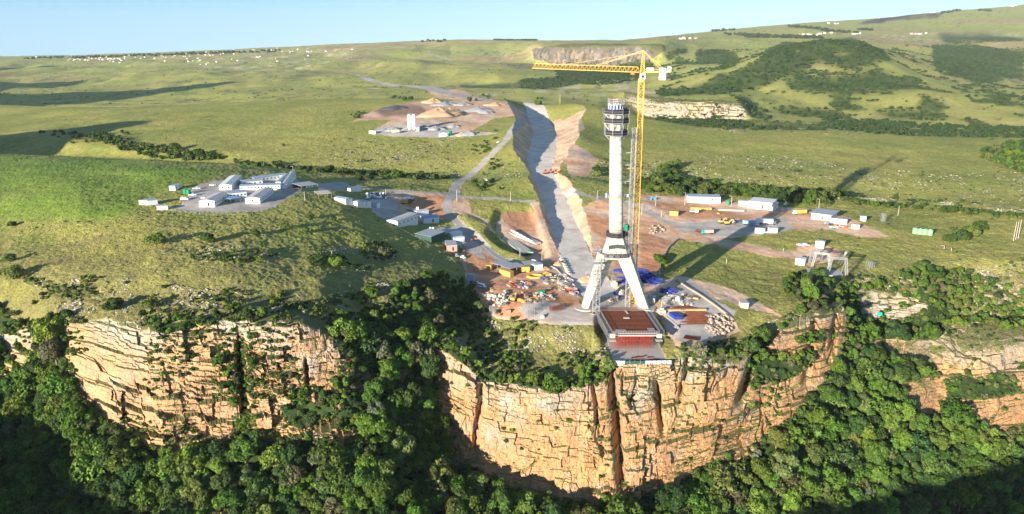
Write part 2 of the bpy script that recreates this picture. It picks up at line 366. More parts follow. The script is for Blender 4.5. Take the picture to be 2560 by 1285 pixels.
# the big clefts of the promontory face
for cx0, cy0, cx1, cy1, w0, dp in [(1530,920,1555,1230,10,9),(1640,960,1655,1080,6,6),(1720,900,1700,1000,5,5),(1925,800,1850,1010,13,13),(2040,800,2010,960,8,7),(600,860,612,1060,10,9),(2095,770,2075,900,7,6),(765,900,780,1060,5,5),(1350,1150,1290,1190,5,2),(1205,960,1190,1120,8,4),(1480,960,1500,1080,5,4)]:
    t = np.clip((PY0 - cy0) / (cy1 - cy0), 0, 1)
    lx = cx0 + t * (cx1 - cx0) + 5 * fbm(U * 0, V / 5, 3, int(cx0))
    ends = smooth(-25, 15, PY0 - cy0) * smooth(-25, 15, cy1 - PY0)
    off -= dp * np.exp(-((PX0 - lx) / w0) ** 2) * ends * (T2 < 7)
off = np.where(T2 > 21, off * 0 + 14 * fbm(A2 * 140, A2 * 0, 4, 611), np.where(T2 > 17, off * 2.2, off))
GDs = rw * off
forest_rough = smooth(1.5, 2.2, T2) * (1 - smooth(4.2, 6.0, T2)) * (1 - rw)
GDs = GDs + forest_rough * 5 * fbm(U / 25, V / 25, 3, 73)
GX = GX - GDs * np.sin(A2); GY = GY - GDs * np.cos(A2); GD = np.hypot(GX, GY)

TERR = (GX > 44.5) & (GX < 70.5) & (GY > 303) & (GY < 346) & (T2 < 8.5) & (T2 > 4.2)
GZ = np.where(TERR, -8.5, GZ)
# surface classes ------------------------------------------------------------------
CLS = np.ones(GZ.shape, int)                      # 1 grassland
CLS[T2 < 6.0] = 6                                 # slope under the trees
CLS[T2 > 17.0] = 0                                # hills
PYARD = []
def paint(poly, c, t0, t1):
    m = inpoly(QX, QY, poly) & (T2 >= t0) & (T2 < t1)
    CLS[m] = c
    return m
# grass that runs down to the left rim and over the promontory top
paint([(-400,600),(-400,720),(0,760),(60,830),(150,800),(300,812),(560,792),(770,792),(860,840),(900,800),(960,770),(1000,700),(1000,400)], 1, 4, 9)
paint([(1095,862),(1170,790),(1200,760),(1500,760),(1530,900),(1400,965),(1300,945),(1205,930),(1160,880)], 1, 4, 7.2)
paint([(1650,905),(1660,840),(1840,800),(1960,720),(2100,700),(2110,745),(1990,800),(1900,850),(1860,880),(1800,890)], 1, 4, 8)
paint([(2100,700),(2330,690),(2600,640),(2600,790),(2400,790),(2330,740),(2150,722)], 1, 5, 9)
YARD = 4
GRB = [(1142,533),(1168,538),(1245,585),(1312,636),(1322,656),(1250,646),(1195,612),(1158,565)]
paint([(1160,668),(1150,640),(1178,600),(1140,545),(1000,555),(955,530),(960,482),(1000,478),(1130,490),(1180,500),(1240,575),(1320,650),(1380,640),(1455,760),(1480,800),(1380,812),(1290,800),(1210,790),(1195,740),(1165,700)], YARD, 5, 11)
paint([(1245,520),(1320,512),(1350,560),(1400,650),(1455,745),(1400,700),(1330,650),(1240,570)], YARD, 6, 12)
paint([(1440,530),(1500,500),(1560,510),(1650,555),(1700,600),(1660,640),(1640,690),(1700,700),(1760,730),(1830,790),(1850,830),(1760,865),(1690,870),(1650,800),(1600,765),(1500,765),(1530,700),(1470,620)], YARD, 5, 11)
paint([(1600,485),(1700,490),(1860,505),(1990,520),(2100,535),(2240,600),(2180,598),(2080,575),(1960,570),(1900,590),(1750,600),(1690,595),(1620,560),(1600,520)], YARD, 8, 12)
paint([(1690,595),(1760,590),(2000,632),(2090,635),(2110,648),(1980,648),(1840,625),(1740,605)], YARD, 7, 10)
paint([(1985,620),(2060,615),(2110,632),(2120,690),(2040,690),(2010,660)], YARD, 7, 10)
paint([(1640,700),(1700,690),(1830,725),(1900,760),(1960,790),(1850,770),(1760,735)], YARD, 5, 9)
paint([(880,305),(930,275),(1000,262),(1060,250),(1240,256),(1300,270),(1310,288),(1230,300),(1180,330),(1250,345),(1180,345),(1000,342),(925,335),(940,322),(980,300),(900,300)], YARD, 13, 18)
paint([(1060,215),(1160,232),(1290,262),(1240,258),(1130,250),(1075,235)], YARD, 15, 21)
paint([(1385,275),(1430,300),(1440,330),(1420,360),(1470,380),(1495,405),(1470,440),(1430,440),(1410,410),(1395,340)], YARD, 11, 17)
# gravel (grey) surfaces of the two compounds
GR = 5
paint([(480,470),(520,455),(620,446),(740,446),(760,470),(700,500),(690,512),(640,525),(540,530),(440,522),(470,495)], GR, 8, 12)
paint([(750,460),(860,452),(890,470),(820,480),(740,482)], GR, 8, 12)
paint([(925,490),(960,482),(985,500),(1010,545),(975,555),(930,530)], GR, 8, 12)
paint([(1100,570),(1150,560),(1200,600),(1215,650),(1150,620)], GR, 7, 12)
paint([(1300,765),(1360,750),(1450,775),(1500,790),(1500,812),(1390,812),(1310,790)], GR, 5, 9)
paint([(1470,745),(1620,745),(1630,775),(1480,778)], GR, 5, 9)
paint([(1660,760),(1720,700),(1760,730),(1840,780),(1815,820),(1740,868),(1690,850),(1660,820)], GR, 5, 9)
paint([(925,335),(945,318),(1040,305),(1130,315),(1170,330),(1250,345),(1180,345),(1000,342)], GR, 13, 18)
paint([(1660,545),(1700,560),(1800,548),(1960,545),(1990,570),(1900,590),(1780,590),(1700,580)], GR, 8, 12)
paint(GRB, 1, 5, 12); paint([(1170,500),(1240,510),(1330,505),(1340,520),(1260,525),(1230,560),(1180,530)], 1, 5, 12); paint([(1130,470),(1200,478),(1330,485),(1320,500),(1180,495)], 1, 6, 13)
cut_m = cutbank & (CLS != 0)
CLS[cut_m] = YARD
CLS[rock > 0.5] = 2
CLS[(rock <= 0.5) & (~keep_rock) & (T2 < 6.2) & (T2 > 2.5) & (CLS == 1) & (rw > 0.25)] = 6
paint([(1325,505),(1350,505),(1400,600),(1460,745),(1440,745),(1372,640),(1345,560)], YARD, 5, 12)
paint([(1245,252),(1330,258),(1400,290),(1425,330),(1380,335),(1300,300)], YARD, 14, 18); paint([(1320,256),(1400,266),(1450,290),(1462,320),(1440,345),(1400,345),(1365,300)], YARD, 14, 18)
CLS[TERR] = 5
CLS[on_haul] = 7

# access roads (graded gravel, about seven metres wide): follow the ground
def hpts(pts): return np.array([tuple(hit(a, b)) for a, b in pts])
ROADS = [
 ([(1262,254),(1300,268),(1320,285),(1316,300),(1285,318),(1270,345),(1240,375),(1210,405),(1175,435),(1140,462),(1135,485)], 9.5, 6, 24.5),
 ([(1140,462),(1135,485),(1080,482),(1000,478),(940,472),(900,468)], 5.5, 6, 24.5),
 ([(1135,485),(1160,492),(1240,496),(1330,503)], 6.0, 6, 24.5),
 ([(1415,487),(1470,492),(1530,498),(1590,510),(1630,535),(1680,560),(1740,572),(1850,572)], 8.0, 6, 24.5),
 ([(1135,485),(1120,500),(1115,520),(1130,545),(1180,585),(1215,620),(1250,648),(1330,665),(1400,672)], 7.0, 6, 24.5),
 ([(740,482),(690,512),(620,528),(520,530),(440,522),(395,512)], 4.0, 6, 24.5),
 ([(893,188),(915,196),(940,206),(975,212),(1030,215),(1065,218)], 26.0, 6, 24.5),
 ([(1060,216),(1080,222),(1110,232),(1160,240),(1220,246)], 46.0, 6, 24.5),
 ([(1070,128),(1075,135),(1100,142),(1130,152)], 16.0, 6, 24.5),
]
for pts, w, t0, t1 in ROADS:
    L = chaikin(hpts(pts), 1)
    d, zz, _ = dist_line(GX, GY, L)
    m = (d + 0.5 * fbm(GX / 4, GY / 4, 2, 81) < w / 2) & (T2 > t0) & (T2 < t1) & (CLS != 7)
    CLS[m] = 3
CLS_SOFT = (CLS == 3) | (CLS == 5) | (CLS == 7) | (CLS == 4)

# fine relief
grassy = ((CLS == 1)).astype(float)
GZ = GZ + grassy * np.clip(700 / np.maximum(GD, 1) , 0, 1) * (0.50 * fbm(GX / 1.5, GY / 2.0, 3, 91) + 0.5 * fbm(GX / 6, GY / 6, 2, 92))
GZ = GZ + (CLS == 4) * np.clip(900 / GD, 0, 1) * (0.35 * fbm(GX / 4, GY / 4, 4, 121)) + cut_m * 1.1 * fbm(GX / 7, GY / 7, 4, 122)
GZ = GZ + CLS_SOFT * np.clip(600 / GD, 0, 1) * 0.10 * fbm(GX / 3, GY / 3, 3, 93)
GZ = GZ + ((CLS == 6)) * 1.5 * fbm(GX / 6, GY / 6, 3, 94)
# rock beds cropping out of the grass
def zone(polys, blur=6, t0=0, t1=99):
    w = np.zeros_like(GZ)
    for p in polys: w = np.maximum(w, inpoly(QX, QY, p) & (T2 > t0) & (T2 < t1))
    for _ in range(blur):
        w[1:-1] = (w[:-2] + w[1:-1] * 2 + w[2:]) / 4; w[:, 1:-1] = (w[:, :-2] + w[:, 1:-1] * 2 + w[:, 2:]) / 4
    return w
rocky = zone([
 [(820,345),(1180,345),(1150,440),(900,430),(780,390)],
 [(1420,440),(1500,400),(1640,400),(1900,385),(2050,405),(2400,440),(2560,400),(2700,400),(2700,540),(2300,520),(2000,500),(1640,470)],
 [(100,690),(300,700),(600,730),(760,760),(950,700),(1000,720),(900,850),(760,800),(560,800),(300,820),(60,760)],
 [(450,620),(620,610),(720,640),(600,660),(480,650)], [(760,640),(960,600),(1000,640),(900,680),(780,670)],
 [(1090,865),(1180,800),(1300,800),(1500,830),(1530,905),(1300,945),(1160,880)],
 [(1650,900),(1700,860),(1850,830),(2100,740),(2110,760),(1900,860),(1800,890)],
 [(2120,690),(2400,680),(2600,650),(2600,800),(2300,760),(2150,730)],
 [(1190,440),(1300,400),(1310,440),(1280,450)], [(1400,205),(1560,235),(1640,245),(1640,275),(1500,250),(1400,225)],
 [(1620,195),(1360,210),(1500,240),(1640,260),(1800,330),(2560,345),(2560,310),(1900,310),(1650,240)],
 [(480,170),(700,175),(900,150),(1000,120),(700,120),(500,150)],
 [(1200,125),(1330,115),(1330,150),(1200,150)], [(1500,215),(1200,205),(900,215),(1080,235),(1500,245)], [(2200,85),(2500,80),(2560,85),(2560,100),(2200,105)],
])
rocky = rocky * (0.55 + 0.9 * fbm(GX / 30, GY / 30, 3, 95)).clip(0, 1)
GZ = GZ + (CLS == 1) * rocky * 1.6 * (cell(GX / 2.6 + 1.5 * n2(GX / 5, GY / 5, 3), GY / 2.2 + 1.5 * n2(GX / 5, GY / 5, 4), 96) - 0.45).clip(0, 1) * np.clip(500 / GD, 0.0, 1)
scrub = zone([
 [(1640,225),(1720,215),(1850,160),(1960,105),(2060,100),(2060,140),(1960,190),(1860,215),(1800,232),(1650,240)],
 [(2010,105),(2130,95),(2200,120),(2230,150),(2130,165),(2050,150)],
 [(1740,125),(1800,120),(1850,140),(1840,150),(1740,152)], [(1665,130),(1715,120),(1720,128),(1670,145)],
 [(1920,258),(2100,262),(2120,280),(1960,275)], [(2180,262),(2350,270),(2380,295),(2230,290)],
 [(2330,110),(2560,120),(2560,190),(2450,200),(2340,170)], [(1400,150),(1560,150),(1640,160),(1600,185),(1480,190),(1390,165)],
 [(1640,290),(1860,290),(1860,325),(1640,325)],
 [(2340,85),(2480,85),(2560,95),(2560,105),(2360,105)],
 [(1960,190),(2200,170),(2300,220),(2100,230),(1980,215)],
 [(1390,150),(1640,150),(1600,185),(1480,205),(1340,222),(1270,215),(1300,200),(1400,195)], [(1150,205),(1280,205),(1280,215),(1150,212)],
], 4, 17, 24)
scrub_bits = (smooth(0.12, 0.3, fbm(GX / 55, GY / 55, 4, 97)) * (T2 > 17.4) * (T2 < 22.5) * (PX0 > 1650) * (PY0 > 110)).clip(0, 1)
scrub = np.maximum(scrub * smooth(-0.8, -0.35, fbm(GX / 60, GY / 60, 3, 98)), scrub_bits * 0.9)

PX1, PY1 = project(GX, GY, GZ)

# albedo painted per vertex (linear)
def lin(r, g, b):
    c = np.array([r, g, b]) / 255.0
    return np.where(c <= 0.04045, c / 12.92, ((c + 0.055) / 1.055) ** 2.4)
ALB = np.zeros(GZ.shape + (3,))
def mixc(a, b, w): return a + (b - a) * w[..., None]
g1, g2, g3 = np.array([0.190, 0.212, 0.054]), np.array([0.255, 0.248, 0.072]), np.array([0.280, 0.232, 0.088])
n_a = smooth(-0.5, 0.5, fbm(GX / 60, GY / 60, 4, 101)); n_b = smooth(0.0, 0.6, fbm(GX / 9, GY / 9, 4, 102))
ALB[:] = g1; ALB[:] = mixc(ALB, g2, n_a); ALB[:] = mixc(ALB, g3, n_b * 0.5)
lush = zone([[(-400,385),(0,388),(300,398),(560,425),(545,440),(500,455),(420,470),(350,500),(340,530),(200,560),(0,640),(-400,700)]], 80, 8, 12.2)
ALB[:] = mixc(ALB, np.array([0.145, 0.215, 0.036]), lush * (0.92 + 0.4 * fbm(GX / 40, GY / 40, 3, 120)).clip(0.2, 1))
strip = zone([[(1000,640),(1100,600),(1160,680),(1130,720),(1050,740),(1000,700)]], 6, 5, 10)
ALB[:] = mixc(ALB, np.array([0.25, 0.26, 0.07]), strip * 0.8)
farw = smooth(18, 23, T2)
ALB[:] = mixc(ALB, np.array([0.215, 0.235, 0.070]), farw * 0.7)
brown = smooth(0.0, 0.5, fbm(GX / 400, GY / 400, 4, 103)) * smooth(19, 22, T2)
ALB[:] = mixc(ALB, np.array([0.25, 0.19, 0.105]), brown * 0.9)
burnt = zone([[(2140,62),(2170,50),(2240,38),(2330,30),(2352,36),(2345,46),(2220,50),(2200,60)]], 1, 22.9, 24.2)
ALB[:] = mixc(ALB, np.array([0.035, 0.028, 0.035]), burnt * 0.95)
fa_ = smooth(17.2, 17.8, T2)
rk_ = np.clip(rocky * 1.6, 0, 1) * smooth(0.0, 0.35, fbm(GX / 26, GY / 70, 4, 113)) * fa_
ALB[:] = mixc(ALB, np.array([0.36, 0.31, 0.25]), rk_ * 0.85)
dk_ = smooth(0.22, 0.42, fbm(GX / 24, GY / 60, 4, 114)) * fa_ * (0.2 + 0.45 * smooth(-0.1, 0.3, fbm(GX / 300, GY / 300, 3, 115)))
ALB[:] = mixc(ALB, np.array([0.06, 0.075, 0.035]), dk_)
patch = smooth(-0.1, 0.45, fbm(GX / 150, GY / 220, 4, 116)) * fa_
ALB[:] = mixc(ALB, np.array([0.245, 0.225, 0.080]), patch * 0.45)
ALB *= (1 + 0.14 * fa_)[..., None]
ALB[:] = mixc(ALB, np.array([0.032, 0.060, 0.018]), scrub * 0.9)
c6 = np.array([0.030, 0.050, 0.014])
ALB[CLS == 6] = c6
ro = np.array([0.49, 0.265, 0.130]); rg = np.array([0.40, 0.365, 0.31]); ry_ = np.array([0.54, 0.37, 0.17])
nr = smooth(-0.35, 0.35, fbm(U / 22, V / 10, 4, 105))
rc = mixc(np.broadcast_to(ro, ALB.shape), ry_, smooth(0.05, 0.5, fbm(U / 12, V / 16, 3, 106)) * 0.6)
topn = smooth(3.55, 4.2, T2 + 0.5 * fbm(U / 20, V / 8, 3, 107))
rc = mixc(rc, rg, np.clip(topn * 0.75 + smooth(0.1, 0.6, fbm(U / 15, V / 12, 4, 108)) * 0.6 + left * 0.16, 0, 0.92))
rc = np.where((T2 > 21)[..., None], rc * np.array([0.36, 0.40, 0.46]) * (0.45 + 0.9 * _h(np.floor(A2 * 420 + 2 * n2(A2 * 300, GZ / 20)), np.floor(GZ / 25)))[..., None], rc)  # far cliff face darkened in colour to stand for shade, with random joint tones
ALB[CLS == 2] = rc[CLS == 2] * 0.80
fr = (CLS == 0) & (T2 > 17.9) & (T2 < 19.05) & (PX0 > 1635) & (PX0 < 1870)
ef = np.array([0.56, 0.39, 0.27]); eo = np.array([0.50, 0.26, 0.14]); eg = np.array([0.40, 0.33, 0.26])
ny = smooth(-0.3, 0.4, fbm(GX / 18, GY / 18, 4, 109)); nz_ = smooth(-0.1, 0.6, fbm(GX / 7, GY / 7, 4, 110))
yc = mixc(mixc(np.broadcast_to(ef, ALB.shape), eo, ny * 0.8), eg, nz_ * 0.7)
ALB[CLS == 4] = yc[CLS == 4]
orange = zone([[(1165,690),(1290,700),(1440,740),(1460,765),(1300,765),(1200,780)], [(1600,580),(1680,600),(1640,690),(1600,700)], [(1150,560),(1230,640),(1330,665),(1330,700),(1170,680)], [(1000,490),(1130,492),(1130,545),(1040,540)], [(1240,520),(1330,520),(1350,570),(1280,570)], [(1600,500),(1720,510),(1990,560),(2230,600),(2000,560),(1700,545)], [(1450,530),(1550,560),(1560,620),(1500,600)], [(1240,790),(1210,760),(1260,740),(1310,790)]], 5, 5, 12)
ALB[:] = np.where((CLS == 4)[..., None], mixc(ALB, np.array([0.42, 0.185, 0.085]), orange * 0.75), ALB)
darkearth = zone([[(930,275),(1000,262),(1050,262),(1080,290),(960,290)], [(1400,290),(1440,300),(1445,350),(1420,350)]], 3, 13, 18)
ALB[:] = np.where((CLS == 4)[..., None], mixc(ALB, np.array([0.16, 0.10, 0.075]), darkearth * 0.85), ALB)
ALB[(CLS == 4) & cut_m] = (mixc(np.broadcast_to(np.array([0.56, 0.39, 0.25]), ALB.shape), np.array([0.40,0.28,0.19]), ny))[(CLS == 4) & cut_m]
cg = np.array([0.37, 0.335, 0.30]); cg2 = np.array([0.31, 0.27, 0.235])
ALB[CLS == 3] = mixc(np.broadcast_to(cg, ALB.shape), cg2, nz_)[CLS == 3]
ALB[CLS == 5] = mixc(np.broadcast_to(np.array([0.40,0.36,0.325]), ALB.shape), np.array([0.31,0.26,0.22]), nz_ * 0.8)[CLS == 5]
ALB[CLS == 7] = mixc(np.broadcast_to(np.array([0.64,0.56,0.48]), ALB.shape), np.array([0.52,0.44,0.36]), n_b)[CLS == 7]
# dry brownish grass near the cliff and the compounds
dry = smooth(0.1, 0.6, fbm(GX / 14, GY / 14, 4, 112)) * (CLS == 1) * (1 - lush) * (GD < 620)
ALB[:] = mixc(ALB, np.array([0.25, 0.205, 0.09]), dry * 0.5)
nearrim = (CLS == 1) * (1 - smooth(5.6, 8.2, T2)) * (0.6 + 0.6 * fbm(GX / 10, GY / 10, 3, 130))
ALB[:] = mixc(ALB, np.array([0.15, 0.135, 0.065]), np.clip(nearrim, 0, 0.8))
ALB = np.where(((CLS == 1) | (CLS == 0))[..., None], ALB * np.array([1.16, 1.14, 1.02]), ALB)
ROCKY = rocky * ((CLS == 1) | (CLS == 0))

# ------------------------------------------------------------------ materials
def new_mat(name):
    m = bpy.data.materials.new(name); m.use_nodes = True
    nt = m.node_tree; nt.nodes.clear()
    out = nt.nodes.new('ShaderNodeOutputMaterial')
    b = nt.nodes.new('ShaderNodeBsdfPrincipled')
    b.inputs['Roughness'].default_value = 0.9
    b.inputs['Specular IOR Level'].default_value = 0.15
    nt.links.new(b.outputs[0], out.inputs[0])
    return m, nt, b, out
def N(nt, t, **kw):
    n = nt.nodes.new(t)
    for k, v in kw.items():
        if k.startswith('_'): n.inputs[k[1:].replace('_', ' ')].default_value = v
        else: setattr(n, k, v)
    return n
def noise(nt, vec, scale, detail=4, rough=0.6):
    n = N(nt, 'ShaderNodeTexNoise'); n.inputs['Scale'].default_value = scale
    n.inputs['Detail'].default_value = detail; n.inputs['Roughness'].default_value = rough
    nt.links.new(vec, n.inputs['Vector']); return n.outputs['Fac']
def ramp(nt, fac, stops):
    r = N(nt, 'ShaderNodeValToRGB'); e = r.color_ramp.elements
    while len(e) < len(stops): e.new(0.5)
    for i, (p, c) in enumerate(stops):
        e[i].position = p; e[i].color = (c, c, c, 1) if not isinstance(c, tuple) else (*c, 1)
    nt.links.new(fac, r.inputs[0]); return r.outputs[0]
def mix(nt, fac, a, b, mode='MIX'):
    m = N(nt, 'ShaderNodeMix', data_type='RGBA', blend_type=mode)
    for sock, v in ((m.inputs[0], fac), (m.inputs[6], a), (m.inputs[7], b)):
        if hasattr(v, 'is_output'): nt.links.new(v, sock)
        elif isinstance(v, tuple): sock.default_value = (*v, 1)
        else: sock.default_value = v
    return m.outputs[2]
def math_(nt, op, a, b):
    m = N(nt, 'ShaderNodeMath', operation=op)
    for i, v in enumerate((a, b)):
        if hasattr(v, 'is_output'): nt.links.new(v, m.inputs[i])
        else: m.inputs[i].default_value = v
    return m.outputs[0]
def pos(nt, scale=(1, 1, 1)):
    g = N(nt, 'ShaderNodeNewGeometry'); mp = N(nt, 'ShaderNodeMapping')
    mp.inputs['Scale'].default_value = scale
    nt.links.new(g.outputs['Position'], mp.inputs['Vector']); return mp.outputs[0]
def bump(nt, h, b, strength, dist):
    n = N(nt, 'ShaderNodeBump'); n.inputs['Strength'].default_value = strength; n.inputs['Distance'].default_value = dist
    nt.links.new(h, n.inputs['Height']); nt.links.new(n.outputs[0], b.inputs['Normal'])

def mat_ground():
    m, nt, b, out = new_mat("grass_and_rock")
    at = N(nt, 'ShaderNodeAttribute', attribute_name='alb')
    P = pos(nt)
    n1 = noise(nt, P, 0.9, 5, 0.7); n2_ = noise(nt, P, 0.16, 4, 0.6); n3 = noise(nt, P, 0.018, 3, 0.6)
    c = mix(nt, 1.0, at.outputs['Color'], ramp(nt, n1, [(0.3, 0.62), (0.7, 1.35)]), 'MULTIPLY')
    c = mix(nt, 1.0, c, ramp(nt, n2_, [(0.3, 0.8), (0.7, 1.2)]), 'MULTIPLY')
    c = mix(nt, 1.0, c, ramp(nt, n3, [(0.3, 0.88), (0.7, 1.12)]), 'MULTIPLY')
    tuft_shade = noise(nt, P, 0.75, 3, 0.75)
    c = mix(nt, ramp(nt, tuft_shade, [(0.54, 0.0), (0.66, 0.45)]), c, mix(nt, 1.0, c, (0.34, 0.36, 0.30), 'MULTIPLY'))  # dark specks: shade between the tufts, painted into the grass colour
    Pr = pos(nt, (1, 1, 2.5))
    nr_ = noise(nt, Pr, 0.42, 5, 0.75)
    nb = noise(nt, Pr, 0.06, 3, 0.6)
    v = math_(nt, 'ADD', nr_, math_(nt, 'MULTIPLY', math_(nt, 'SUBTRACT', nb, 0.5), 0.35))
    thr = math_(nt, 'SUBTRACT', 0.83, math_(nt, 'MULTIPLY', at.outputs['Alpha'], 0.32))
    rm = ramp(nt, math_(nt, 'MULTIPLY', math_(nt, 'SUBTRACT', v, thr), 9.0), [(0.0, 0.0), (0.55, 1.0)])
    rk = mix(nt, n2_, (0.42, 0.35, 0.26), (0.50, 0.45, 0.38))
    c = mix(nt, rm, c, rk)
    nt.links.new(c, b.inputs['Base Color'])
    h = math_(nt, 'ADD', math_(nt, 'MULTIPLY', n1, 0.55), math_(nt, 'MULTIPLY', rm, 0.35))
    bump(nt, h, b, 1.0, 2.0)
    return m
def mat_cliff():
    m, nt, b, out = new_mat("weathered_sandstone")
    at = N(nt, 'ShaderNodeAttribute', attribute_name='alb')
    P = pos(nt); Ps = pos(nt, (1.0, 1.0, 0.09)); Pb = pos(nt, (0.12, 0.12, 1.0))
    n1 = noise(nt, P, 0.55, 6, 0.7); st = noise(nt, Ps, 0.45, 5, 0.65); bd = noise(nt, Pb, 0.75, 4, 0.6); big = noise(nt, P, 0.05, 4, 0.6)
    c = mix(nt, 1.0, at.outputs['Color'], ramp(nt, n1, [(0.3, 0.72), (0.65, 1.2)]), 'MULTIPLY')
    c = mix(nt, ramp(nt, st, [(0.54, 0.0), (0.68, 0.65)]), c, (0.12, 0.10, 0.09))
    c = mix(nt, ramp(nt, st, [(0.26, 0.6), (0.40, 0.0)]), c, (0.60, 0.54, 0.46))
    c = mix(nt, ramp(nt, bd, [(0.60, 0.0), (0.70, 0.4)]), c, (0.20, 0.13, 0.09))
    c = mix(nt, ramp(nt, big, [(0.5, 0.0), (0.75, 0.5)]), c, (0.55, 0.33, 0.12))
    # grass and lichen hold on where the rock lies flat
    g = N(nt, 'ShaderNodeNewGeometry'); sx = N(nt, 'ShaderNodeSeparateXYZ'); nt.links.new(g.outputs['True Normal'], sx.inputs[0])
    fl = math_(nt, 'ADD', sx.outputs[2], math_(nt, 'MULTIPLY', math_(nt, 'SUBTRACT', noise(nt, P, 0.22, 5, 0.7), 0.5), 0.9))
    gc = mix(nt, n1, (0.07, 0.095, 0.025), (0.19, 0.17, 0.07))
    c = mix(nt, ramp(nt, fl, [(0.70, 0.0), (0.82, 1.0)]), c, gc)
    nt.links.new(c, b.inputs['Base Color'])
    vo = N(nt, 'ShaderNodeTexVoronoi', feature='DISTANCE_TO_EDGE'); vo.inputs['Scale'].default_value = 0.35
    nt.links.new(pos(nt, (1, 1, 0.7)), vo.inputs['Vector'])
    h = math_(nt, 'ADD', math_(nt, 'MULTIPLY', n1, 0.9), ramp(nt, vo.outputs['Distance'], [(0.0, 0.0), (0.06, 0.25)]))
    h = math_(nt, 'ADD', h, math_(nt, 'MULTIPLY', bd, 0.5))
    bump(nt, h, b, 0.8, 1.0)
    return m
def mat_soft(name, sc=0.5, lo_=0.8, hi_=1.15, bs=0.5, bd_=0.3):
    m, nt, b, out = new_mat(name)
    at = N(nt, 'ShaderNodeAttribute', attribute_name='alb')
    P = pos(nt)
    n1 = noise(nt, P, sc, 6, 0.65); n2_ = noise(nt, P, 0.06, 4, 0.6)
    c = mix(nt, 1.0, at.outputs['Color'], ramp(nt, n1, [(0.3, lo_), (0.7, hi_)]), 'MULTIPLY')
    c = mix(nt, 1.0, c, ramp(nt, n2_, [(0.3, 0.85), (0.7, 1.12)]), 'MULTIPLY')
    nt.links.new(c, b.inputs['Base Color'])
    bump(nt, n1, b, bs, bd_)
    return m
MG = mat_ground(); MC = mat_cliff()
MS = mat_soft("packed_earth"); MR = mat_soft("graded_gravel", 0.8, 0.88, 1.08, 0.25, 0.15); MF = mat_soft("forest_soil", 0.3, 0.5, 1.4, 1, 1)

# ------------------------------------------------------------------ ground meshes
def grid_faces():
    i = np.arange(NR * NC).reshape(NR, NC)
    return np.stack([i[:-1, :-1], i[:-1, 1:], i[1:, 1:], i[1:, :-1]], -1).reshape(-1, 4)
FA = grid_faces()
fc = np.stack([CLS.ravel()[FA[:, k]] for k in range(4)], 1)
fcls = np.sort(fc, 1)[:, 2]
VV = np.stack([GX, GY, GZ], -1).reshape(-1, 3)
CC = np.concatenate([ALB.reshape(-1, 3), ROCKY.reshape(-1, 1)], 1)

def np_mesh(name, verts, faces, mat, colors=None, smooth_=True, link=True):
    me = bpy.data.meshes.new(name)
    verts = np.ascontiguousarray(verts, dtype=np.float32); faces = np.ascontiguousarray(faces, dtype=np.int32)
    k = faces.shape[1]
    me.vertices.add(len(verts)); me.vertices.foreach_set('co', verts.ravel())
    me.loops.add(faces.size); me.loops.foreach_set('vertex_index', faces.ravel())
    me.polygons.add(len(faces)); me.polygons.foreach_set('loop_start', np.arange(0, faces.size, k, dtype=np.int32))
    me.polygons.foreach_set('use_smooth', np.full(len(faces), smooth_))
    if colors is not None:
        a = me.attributes.new('alb', 'FLOAT_COLOR', 'POINT'); a.data.foreach_set('color', np.ascontiguousarray(colors, dtype=np.float32).ravel())
    me.update(calc_edges=True)
    if mat is not None: me.materials.append(mat)
    if not link: return me
    o = bpy.data.objects.new(name, me); COL.objects.link(o)
    return o

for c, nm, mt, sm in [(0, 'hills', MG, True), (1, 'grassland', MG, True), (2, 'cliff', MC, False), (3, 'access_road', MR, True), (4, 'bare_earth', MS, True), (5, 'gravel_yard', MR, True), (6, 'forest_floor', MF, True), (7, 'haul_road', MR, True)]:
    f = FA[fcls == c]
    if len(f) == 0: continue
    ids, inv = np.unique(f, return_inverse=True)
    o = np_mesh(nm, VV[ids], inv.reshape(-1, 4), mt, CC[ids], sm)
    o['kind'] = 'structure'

# opposite plateau behind the camera: it throws the gorge bottom into shade
def back_plateau():
    pts = np.array([(-760, 420), (-560, 190), (-416, 92), (-290, 20), (-170, -40), (-80, -75), (60, -150), (200, -215), (420, -330), (800, -520)], float)
    L = chaikin(pts, 2); n = 260
    s = np.linspace(0, len(L) - 1, n); X = np.interp(s, np.arange(len(L)), L[:, 0]); Y = np.interp(s, np.arange(len(L)), L[:, 1])
    dx, dy = np.gradient(X), np.gradient(Y); l = np.hypot(dx, dy); nx, ny = dy / l, -dx / l     # normal
    sgn = -1 if (nx[n // 2] * 0.64 + ny[n // 2] * 0.77) > 0 else 1
    nx, ny = nx * sgn, ny * sgn                                                                # away from the gorge
    prof = [(-75, -185), (-40, -150), (-22, -80), (-14, -40), (-6, 2), (0, 22), (12, 28), (60, 30), (250, 30), (900, 60), (3000, 90)]
    V = []; 
    for j, (a, z) in enumerate(prof):
        jit = 12 * fbm(np.arange(n) / 9.0, np.full(n, j * 0.4), 4, 201)
        V.append(np.stack([X + nx * (a + jit), Y + ny * (a + jit), z + 7 * fbm(np.arange(n) / 6.0, np.full(n, j * 0.7), 4, 202) * (1 if j > 3 else .5)], -1))
    V = np.array(V).reshape(-1, 3); V[:, 2] -= 4 + 36 * np.exp(-((V[:, 0] + 240) / 110) ** 2) * (V[:, 2] > -50); k = len(prof); i = np.arange(k * n).reshape(k, n)
    F = np.stack([i[:-1, :-1], i[:-1, 1:], i[1:, 1:], i[1:, :-1]], -1).reshape(-1, 4)
    C = np.tile(np.array([0.06, 0.08, 0.025, 0.3]), (len(V), 1))
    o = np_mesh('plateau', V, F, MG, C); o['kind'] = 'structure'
back_plateau()
